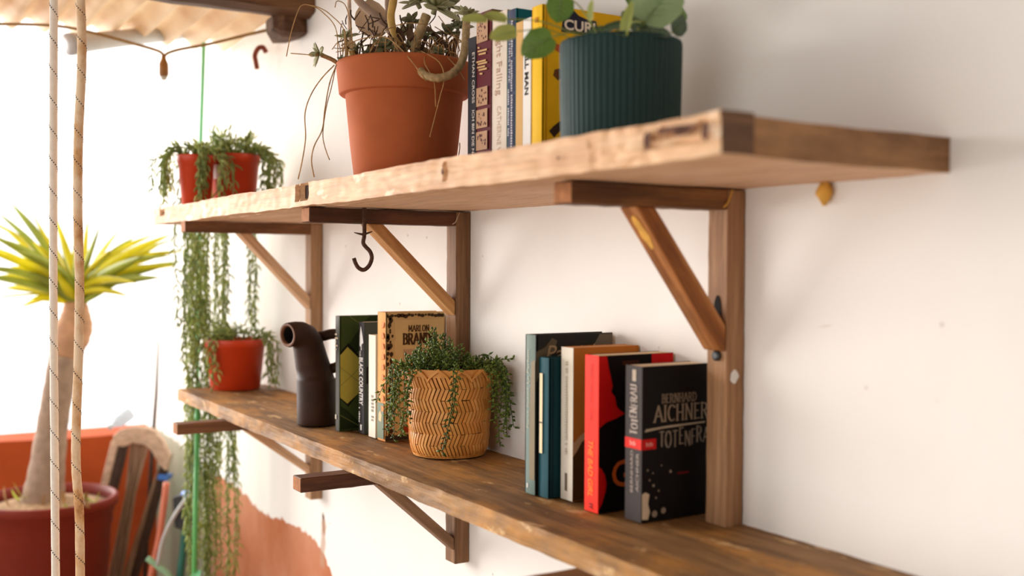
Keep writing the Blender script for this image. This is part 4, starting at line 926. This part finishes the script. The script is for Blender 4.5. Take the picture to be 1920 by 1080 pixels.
# ---------------------------------------------------------------- orange pots with hooked trailing plants
def hook_strand(parent, P, seed, leafL=.021, step=.0105, flat=False):
    r = random.Random(seed); mb = MB(); P = spline(P, 7); mb.tube(P, .0013, 4); mb.k = 1; acc = 0; side = r.uniform(0, 6)
    for a, b in zip(P, P[1:]):
        acc += (b - a).length
        while acc > step:
            acc -= step; t = (b - a).normalized(); o = t.orthogonal().normalized(); side += 2.4 + r.uniform(-.6, .6)
            rad = Matrix.Rotation(side, 3, t) @ o; Ls = leafL * r.uniform(.7, 1.25)
            mb.fat(b, rad * .9 + t * .3, t, Ls, .0052, .0042, r.uniform(.6, 1.7), 3, 4, prof=lambda u: (.5, 1, .85, .12)[int(round(u * 3))])
    return mb.build('trailing_stem', [M['hookleaf2'], (M['hookleaf'], M['hookleaf2'], M['hookleaf'])[seed % 3]], parent, True)
def orange_pot(c, r0, r1, h, label, sticker=None, name='potted_trailing_plant'):
    t = thing(name, c, label, 'potted plant')
    MB().lathe([(r0 - .003, 0), (r0, .002), (lerp(r0, r1, .82), h * .84), (lerp(r0, r1, .83) + .002, h * .845), (r1 + .002, h - .002), (r1 + .0015, h), (r1 - .002, h), (r1 - .004, h * .9)], c, 40, cap1=False).build('pot', M['plastic'], t, True)
    MB().lathe([(r1 - .0042, h * .91), (r1 * .4, h * .94), (.004, h * .95)], c, 20).build('soil', M['soil'], t, True)
    return t
BC = V((-1.530, -.137, UT + .002)); AC = V((-1.500, -.234, UT + .002)); LC = V((-1.650, -.098, .0014))
pb = orange_pot(BC, .046, .057, .124, 'orange plastic pot with a white sticker and trailing plant, far end of the upper shelf')
pa = orange_pot(AC, .031, .041, .115, 'small orange pot half hidden by trailing leaves, leftmost on the upper shelf')
pl = orange_pot(LC, .059, .072, .122, 'orange plastic pot of hooked trailing leaves on the left end of the lower shelf')
dv = (C0 - BC); dv.z = 0; dv.normalize(); base_a = math.atan2(dv.y, dv.x); mb = MB(); n0 = 8
rows = []
for z in (.066, .098):
    rows.append([(BC.x + math.cos(base_a - 1.05 + .52 * i / n0) * (lerp(.046, .057, z / .124) + .0012), BC.y + math.sin(base_a - 1.05 + .52 * i / n0) * (lerp(.046, .057, z / .124) + .0012), BC.z + z) for i in range(n0 + 1)])
mb.rings(rows, False, False, closed=False); mb.build('price_sticker', M['white'], pb)
r = random.Random(77)
def arc_strand(t, c, h, r1, ang, out, drop, seed, x_lim=None, **k):
    d = V((math.cos(ang), math.sin(ang), 0)); b = c + V((0, 0, h * .93)) + d * r1 * .6
    P = [b, c + d * (r1 + .004) + V((0, 0, h + r.uniform(.006, .022))), c + d * (r1 + out) + V((0, 0, h - .012)), c + d * (r1 + out * 1.1) + V((0, 0, h - drop * .5)), c + d * (r1 + out * 1.05) + V((r.uniform(-.008, .008), r.uniform(-.006, .006), h - drop))]
    for q in P: q.y = min(q.y, -.008)
    hook_strand(t, P, seed, **k)
for k in range(22):
    arc_strand(pb, BC, .124, .057, r.uniform(.35, 1.5) if k > 6 else r.uniform(2.4, 3.5), r.uniform(.015, .05), r.uniform(.03, .11), 400 + k)
    b = BC + V((r.uniform(-.04, .04), r.uniform(-.04, .04), .115)); hook_strand(pb, [b, b + V((r.uniform(-.01, .01), r.uniform(-.01, .01), .025)), b + V((r.uniform(-.03, .03), r.uniform(-.03, .02), r.uniform(.03, .055)))], 440 + k)
for k in range(18):
    arc_strand(pa, AC, .115, .041, r.uniform(3.4, 4.9) if k < 12 else r.uniform(.2, 1.2), r.uniform(.015, .05), r.uniform(.05, .11), 500 + k)
    b = AC + V((r.uniform(-.025, .025), r.uniform(-.025, .025), .106)); hook_strand(pa, [b, b + V((0, 0, .016)), b + V((r.uniform(-.02, .02), r.uniform(-.02, .02), r.uniform(.02, .034)))], 540 + k)
for k in range(12):
    arc_strand(pa, AC, .115, .041, r.uniform(-.3, .25), r.uniform(.004, .014), r.uniform(.05, .11), 560 + k)
    b = BC + V((r.uniform(-.045, .045), r.uniform(-.045, .045), .115)); hook_strand(pb, [b, b + V((0, 0, .03)), b + V((r.uniform(-.02, .03), r.uniform(-.02, .02), r.uniform(.045, .07)))], 580 + k)
for k in range(20):
    b = LC + V((r.uniform(-.05, .05), r.uniform(-.05, .05), .112)); hook_strand(pl, [b, b + V((r.uniform(-.01, .01), r.uniform(-.01, .01), .018)), b + V((r.uniform(-.035, .035), r.uniform(-.035, .03), r.uniform(.02, .05)))], 600 + k)
for k in range(7): arc_strand(pl, LC, .122, .072, r.uniform(.5, 1.3), r.uniform(.012, .03), r.uniform(.07, .115), 640 + k)
for k in range(3): arc_strand(pl, LC, .122, .072, r.uniform(-1.5, -.9), .006, r.uniform(.08, .115), 660 + k)
# long trails over the ends of the shelves
for k in range(40):
    src = pa if k % 2 else pb; c = AC if k % 2 else BC; h = .115 if k % 2 else .124; r1 = .041 if k % 2 else .057
    short = k < 24
    x = -1.648 - r.random() * .04 if short else -1.752 - r.random() * .03
    y = r.uniform(-.232, -.10) if short else r.uniform(-.185, -.075)
    zend = r.uniform(.02, .16) if short else r.uniform(-.64, -.34)
    if k in (0, 1, 2, 3): y = -.045 - .02 * r.random(); zend = r.uniform(.12, .2)
    b = c + V((-r1 * .5, 0, h * .93)); P = [b, c + V((-r1 - .006, (y - c.y) * .4, h + .012)), V((lerp(c.x - r1, x, .75), lerp(c.y, y, .8), UT + .06)), V((x, y, UT - .02))]
    z = UT - .09
    while z > zend: P.append(V((x + r.uniform(-.006, .006) - (.01 if short and z < .12 else 0), y + r.uniform(-.006, .006), z))); z -= .085
    P.append(V((x + r.uniform(-.01, .01), y, zend)))
    hook_strand(src, P, 700 + k)
for k in range(16):       # trails of the low pot over the left end of the lower shelf
    y = r.uniform(-.19, -.06); x = -1.735 - .02 * r.random(); zend = r.uniform(-.62, -.12)
    P = [LC + V((-.04, 0, .114)), LC + V((-.07, (y - LC.y) * .5, .135)), V((x - .002, y, .07)), V((x - .006, y, 0))]; z = -.09
    while z > zend: P.append(V((x - .008 + r.uniform(-.006, .006), y + r.uniform(-.006, .006), z))); z -= .085
    hook_strand(pl, P + [V((x - .01, y, zend))], 800 + k)
MB().tube(spline([V((-1.745, -.06, -.06)), V((-1.735, -.052, -.10)), V((-1.71, -.044, -.115)), V((-1.665, -.040, -.108)), V((-1.625, -.036, -.10))], 6), .0016, 5).build('bare_twig', M['twig_dark'], pl)

# ---------------------------------------------------------------- ropes
def rope(pts, rad, label, mat, seed, stains=()):
    P = spline(pts, 40); t = thing('hanging_rope', pts[-1], label, 'rope')
    n = len(P); MB().tube(P, [rad * (1 + .04 * noise.noise((i * .12, seed, 0))) for i in range(n)], 14).build('sheath', mat, t, True)
    mb = MB(); acc = 0.; pitch = .0455; nxt = 0
    for a, b in zip(P, P[1:]):
        seg = (b - a); ln = seg.length; tt = seg.normalized(); u = (RT - tt * RT.dot(tt)).normalized(); w = tt.cross(u)
        while nxt < acc + ln:
            f = (nxt - acc) / ln; c = a + seg * f; ph = -nxt / pitch * 2 * math.pi
            rd = u * math.cos(ph) + w * math.sin(ph); tg = (u * math.sin(ph) - w * math.cos(ph)) * rad * 2 * math.pi + tt * pitch; tg.normalize(); sd = rd.cross(tg)
            mb.rings([[c + rd * (rad * .985 + q) + tg * x + sd * y for x, y in ((-.0009, -.0007), (.0009, -.0007), (.0009, .0007), (-.0009, .0007))] for q in (-.0006, .0005)])
            nxt += .0031
        acc += ln
    stuff(mb.build('tracer_stitches', plain('dark_tracer_thread', (52, 50, 58), .8, .1), t)); return t
M['rope'] = plain('cream_rope', (246, 234, 220), .85, .04, 160, .2, bmp=.4)
def old_rope():
    m, nt, bs = new_mat('stained_rope'); Lk = nt.links; tc = node(nt, 'ShaderNodeTexCoord'); mp = node(nt, 'ShaderNodeMapping'); mp.inputs['Scale'].default_value = (14, 14, 9); Lk.new(tc.outputs['Object'], mp.inputs[0])
    nz = node(nt, 'ShaderNodeTexNoise', Scale=1.0, Detail=6.0, Roughness=.65); Lk.new(mp.outputs[0], nz.inputs['Vector'])
    rr = ramp(nt, [(.36, lin((170, 104, 54))), (.44, lin((222, 172, 118))), (.56, lin((246, 218, 184)))]); Lk.new(nz.outputs[0], rr.inputs[0]); Lk.new(rr.outputs[0], bs.inputs['Base Color']); bs.inputs['Roughness'].default_value = .9; bump(nt, bs, nz.outputs[0], .4, .001); return m
rope([at(102, -478, 1.62), at(101, -60, 1.62), at(100, 200, 1.62), at(100, 500, 1.62), at(102, 800, 1.62), at(105, 1150, 1.62)], .0059, 'clean cream rope with a dark tracer thread, left of the two hanging ropes', M['rope'], 1)
rope([at(147, -480, 1.61), at(150, -60, 1.61), at(153, 60, 1.61), at(153, 130, 1.61), at(147, 260, 1.61), at(146, 400, 1.61), at(149, 520, 1.61), at(148, 640, 1.61), at(143, 800, 1.61), at(143, 880, 1.61), at(149, 970, 1.61), at(151, 1150, 1.61)], .0066, 'brown-stained wavy old rope, right of the two hanging ropes', old_rope(), 2)

# ---------------------------------------------------------------- string light, grey pipe
PXS = 2.55 / FPX
sl = thing('string_light', at(548, 46, 2.5), 'ochre string light cord with one hanging bulb socket under the roof', 'string light')
cp = [(-470, 24), (-320, 38), (-180, 44), (-60, 44), (0, 45), (60, 46), (110, 49), (150, 56), (200, 68), (240, 79), (280, 90), (300, 97), (308, 104), (316, 99), (340, 92), (390, 83), (440, 71), (490, 59), (530, 51), (548, 47)]
MB().tube(spline([at(x, y, 2.55) for x, y in cp], 5), 2.9 * PXS, 6).build('cord', M['cord'], sl, True)
c = at(307, 130, 2.55)
MB().lathe([(.004, .036), (.006, .024), (.0085, .018), (.0105, .014), (.0112, .004), (.0112, -.012), (.0098, -.014), (.0098, -.017)][::-1], c, 18).build('socket', M['socket'], sl, True)
MB().lathe([(.003, -.026), (.0065, -.0235), (.0085, -.018), (.0085, -.0165)], c, 14).build('bulb', M['glass_bulb'], sl, True)
a, b = at(130, 83, 2.6), at(226, 72, 2.74); d = (b - a).normalized(); pp = thing('grey_pipe', a, 'short grey plastic pipe end hanging below the corrugated sheet', 'pipe')
MB().tube([a, lerp(a, b, .15), lerp(a, b, .75), b, b + d * .3], [.0235, .0235, .022, .0215, .0215], 18).build('tube', M['pvc'], pp, True)
MB().tube([a - d * .002, a + d * .02], [.027, .027], 18).build('end_collar', M['pvc'], pp, True)

# ---------------------------------------------------------------- green pole at the shelf end
gpole = thing('green_pole', (-1.9, -.12, FZ), 'thin green painted pole beyond the shelf ends behind the trailing plants', 'pole')
MB().tube([V((-1.9, -.137, FZ)), V((-1.9, -.128, -.4)), V((-1.9, -.114, .6)), V((-1.9, -.1045, .885))], .0056, 10).build('shaft', M['green_overexposed'], gpole, True)
MB().tube([V((-1.7330, -0.1874, -0.9800)), V((-1.7330, -0.1747, -0.4000)), V((-1.7330, -0.1669, -0.0450))], .0062, 8).build('lower_pole', plain('green_pole_plain', (92, 176, 96), .5, .08, 20), gpole, True)  # extra lower piece of the pole, in its green without overexposure
for q in range(3): MB().blade(V((-1.73, -.165, -.455 - q * .02)), V((.3, -.4 + .5 * q, -.6)), V((.7, -.6, .2)), .09, .026, .8, 5).build('plastic_ribbon', M['green_overexposed'], gpole)

# ---------------------------------------------------------------- palm in the big red pot
PC = V((-2.392, -.416, -.366)); PDD = 3.1; PK = PDD / FPX
pm_ = thing('potted_palm', (PC.x, PC.y, FZ), 'spiky yellow-green palm-like plant with grey trunk in a large dark red pot', 'potted plant')
hgt = PC.z - FZ; B0 = (PC.x, PC.y, FZ)
MB().lathe([(.125, 0), (.135, .005), (.172, hgt * .86), (.176, hgt * .865), (.176, hgt - .03), (.190, hgt - .028), (.192, hgt - .004), (.189, hgt), (.180, hgt), (.176, hgt - .02), (.172, hgt - .05)], B0, 56, cap1=False).build('pot', M['redpot'], pm_, True)
MB().lathe([(.175, hgt - .03), (.12, hgt - .018), (.05, hgt - .008), (.01, hgt - .006)], B0, 40, lambda a, z, r: r * (1 + .01 * math.sin(9 * a))).build('soil', plain('pale_dry_soil', (170, 138, 106), .95, .35, 60, .2, bmp=1.0), pm_, True)
tk = [(80, 962, 42), (82, 930, 38), (88, 880, 32), (98, 800, 28), (111, 720, 27), (121, 665, 27), (133, 635, 33), (140, 610, 33), (142, 588, 26), (142, 566, 20)]
P = spline([at(x, y, PDD) for x, y, _ in tk], 5); rr = [q[2] for q in tk]; n = len(P)
rad = []
for i in range(n):
    f = i / (n - 1) * (len(rr) - 1); k = min(int(f), len(rr) - 2); rad.append(lerp(rr[k], rr[k + 1], f - k) * PK * (1 + .025 * math.sin(i * 2.1)))
cut = int(n * .56)
MB().tube(P[:cut + 1], rad[:cut + 1], 20).build('trunk', M['trunk_grey'], pm_, True)
MB().tube(P[cut:], rad[cut:], 20).build('trunk_crown', plain('brown_leaf_base', (196, 148, 112), .8, .2, 30), pm_, True)
def frond(base, tip, sag, wpx, mat, seed):
    r = random.Random(seed); n = 10; D = tip - base; sd = D.cross(FW if abs(D.normalized().dot(FW)) < .8 else UP).normalized(); n0 = 0; mb = MB(); up = sd.cross(D).normalized()
    up = up if up.z > 0 else -up
    width = D.cross(up).normalized(); tw = r.uniform(-.7, .7); width = Matrix.Rotation(tw, 3, D.normalized()) @ width; hn = width.cross(D).normalized(); rows = []
    for i in range(n + 1):
        u = i / n; p = base + D * u + V((0, 0, 1)) * sag * D.length * math.sin(math.pi * u ** .8); w = wpx * PK * .5 * (min(1, .45 + u * 2.2)) * (1 - u ** 3.5) + .0012
        rows.append([p + width * w + hn * w * .35, p, p - width * w + hn * w * .35, p - hn * .002])
    mb.rings(rows); return mb.build('frond', mat, pm_, True)
hd_ = at(142, 560, PDD); r = random.Random(3)
tips = [(-5, 398), (-40, 430), (-30, 468), (-45, 500), (-20, 522), (8, 540), (30, 470), (60, 452), (84, 440), (112, 432), (128, 470), (165, 410), (187, 424), (170, 470), (205, 470), (250, 446), (240, 470), (300, 458), (326, 448), (332, 470), (330, 498), (300, 500), (285, 520), (255, 530), (215, 545), (20, 500), (45, 530), (-10, 445), (200, 505), (95, 500), (270, 480), (-30, 410), (10, 430), (316, 480), (230, 520), (60, 560), (145, 450), (110, 520), (-60, 455), (-50, 515), (-20, 560), (40, 575), (20, 380), (60, 400), (345, 470), (340, 490), (320, 440), (290, 440), (270, 500), (225, 430), (240, 555), (300, 520), (150, 420), (100, 400), (50, 510), (190, 480)]
for k, (x, y) in enumerate(tips):
    frond(at(142 + r.uniform(-14, 14), 562 + r.uniform(-16, 12), PDD + r.uniform(-.02, .02)), at(x, y, PDD + r.uniform(-.22, .20)), r.uniform(.04, .11) * (1 if abs(x - 142) > 50 else .2), r.uniform(11, 21), M['palm_leaf'] if k % 3 else M['palm_leaf2'], k)
for k in range(16):
    b = at(r.uniform(-20, 190), r.uniform(912, 940), PDD + r.uniform(-.1, .08)); b.z = PC.z - .022
    MB().blade(b, V((r.uniform(-1, 1), r.uniform(-1, 1), r.uniform(.1, 1.4) if k < 8 else .15)), V((0, 0, 1)), r.uniform(.04, .09), .012, r.uniform(.2, .9), 4).build('dry_leaf', M['twig'] if k % 2 else M['palm_leaf2'], pm_)

# ---------------------------------------------------------------- old chair, bottle, stick, hoses in the corner
CD = 3.34; CK = CD / FPX
ch = thing('old_chair', at(150, 1255, CD), 'weathered wooden chair back leaning by the orange parapet in the far corner', 'chair')
def slab(pts, d0, th, name, mat, parent, bev=.004):
    o = MB().prism([at(x, y, d0) for x, y in pts], FW * th).build(name, mat, parent); return bevel(o, bev, 2)
slab([(212, 838), (211, 818), (224, 806), (245, 801), (270, 801), (290, 808), (305, 828), (318, 856), (311, 884), (296, 870), (284, 846), (270, 834), (250, 831), (232, 838)], CD - .01, .03, 'top_rail', M['cane_pale'], ch)
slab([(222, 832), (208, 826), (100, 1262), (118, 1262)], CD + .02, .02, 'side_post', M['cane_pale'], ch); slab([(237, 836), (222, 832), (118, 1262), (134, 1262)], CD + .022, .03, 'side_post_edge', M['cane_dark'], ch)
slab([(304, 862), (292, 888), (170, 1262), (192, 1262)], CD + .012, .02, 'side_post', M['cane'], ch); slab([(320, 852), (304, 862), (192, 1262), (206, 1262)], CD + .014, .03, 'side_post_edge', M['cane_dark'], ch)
for k in range(5):
    f0, f1 = k / 5 + .02, (k + 1) / 5 - .05
    slab([(lerp(243, 281, f0), 832), (lerp(234, 254, f0), 925), (lerp(206, 233, f0), 1060), (lerp(164, 186, f0), 1262), (lerp(164, 186, f1), 1262), (lerp(206, 233, f1), 1060), (lerp(234, 254, f1), 925), (lerp(243, 281, f1), 832)], CD + .004 + .003 * (k % 2), .014, 'back_slat', M['cane'], ch, .002)
o = slab([(297, 890), (315, 893), (313, 902), (294, 899)], CD - .002, .05, 'cable_tie', M['blue'], ch, .002); o['label'] = 'bright blue plastic tie'
bt = thing('plastic_bottle', at(226, 788, CD + .03), 'clear plastic bottle lying on top of the old chair rail', 'bottle')
a, b = at(206, 801, CD + .02), at(248, 772, CD + .05); d = (b - a)
MB().tube([a, a + d * .12, a + d * .2, a + d * .38, a + d * .9, a + d], [.007, .008, .012, .021, .021, .015], 16).build('bottle_body', M['clear'], bt, True)
MB().tube([a - d * .08, a + d * .03], [.0095, .0095], 12).build('cap', M['pvc'], bt, True)
MB().tube([at(297, 640, 3.50), at(293, 740, 3.50), at(286, 830, 3.49), at(262, 1240, 3.49)], [.003, .0055, .007, .007], 8).build('x', M['cane_dark'], None, True, loc=at(262, 1240, 3.49))
o = bpy.data.objects['x']; o.name = 'thin_stick'; o.data.name = 'thin_stick'; tag(o, 'thin dark stick standing behind the old chair against the bright sky', 'stick')
HD = 3.0
hv = thing('hose_valve', at(342, 960, HD), 'black plastic hose valve with blue knob and dark green hose in the corner', 'hose valve')
slab([(322, 932), (357, 926), (359, 985), (345, 996), (326, 990)], HD, .05, 'valve_body', M['black_plastic'], hv, .006)
MB().tube([at(346, 926, HD + .02), at(356, 934, HD + .0)], [.012, .012], 12).build('knob', M['blue'], hv, True)
MB().tube(spline([at(347, 985, HD + .02), at(344, 1030, HD + .02), at(338, 1080, HD + .02), at(330, 1200, HD + .02), at(318, 1330, HD + .02)], 5), .0105, 10).build('hose', M['hose_green'], hv, True)
MB().tube(spline([at(362, 918, HD - .01), at(330, 962, HD - .02), at(306, 1010, HD - .02), at(295, 1060, HD - .02)], 5), .0052, 8).build('feed_tube', M['pvc'], hv, True)
def pipe_thing(name, pts, d, rad, mat, label, cat):
    P = spline([at(x, y, d) for x, y in pts], 5); tag(MB().tube(P, rad, 10).build(name, mat, None, True, loc=P[-1]), label, cat)
pipe_thing('salmon_pipe', [(312, 905), (307, 950), (298, 1010), (283, 1080), (262, 1200), (240, 1310)], 3.06, .009, M['pink_pipe'], 'thin salmon-coloured pipe leaning between the old chair and the hose valve', 'pipe')
pipe_thing('pale_green_hose', [(276, 1046), (296, 1062), (318, 1080), (340, 1120), (352, 1200), (350, 1330)], 3.0, .0085, M['hose_pale'], 'pale green hose low in the far corner beside the salmon pipe', 'hose')
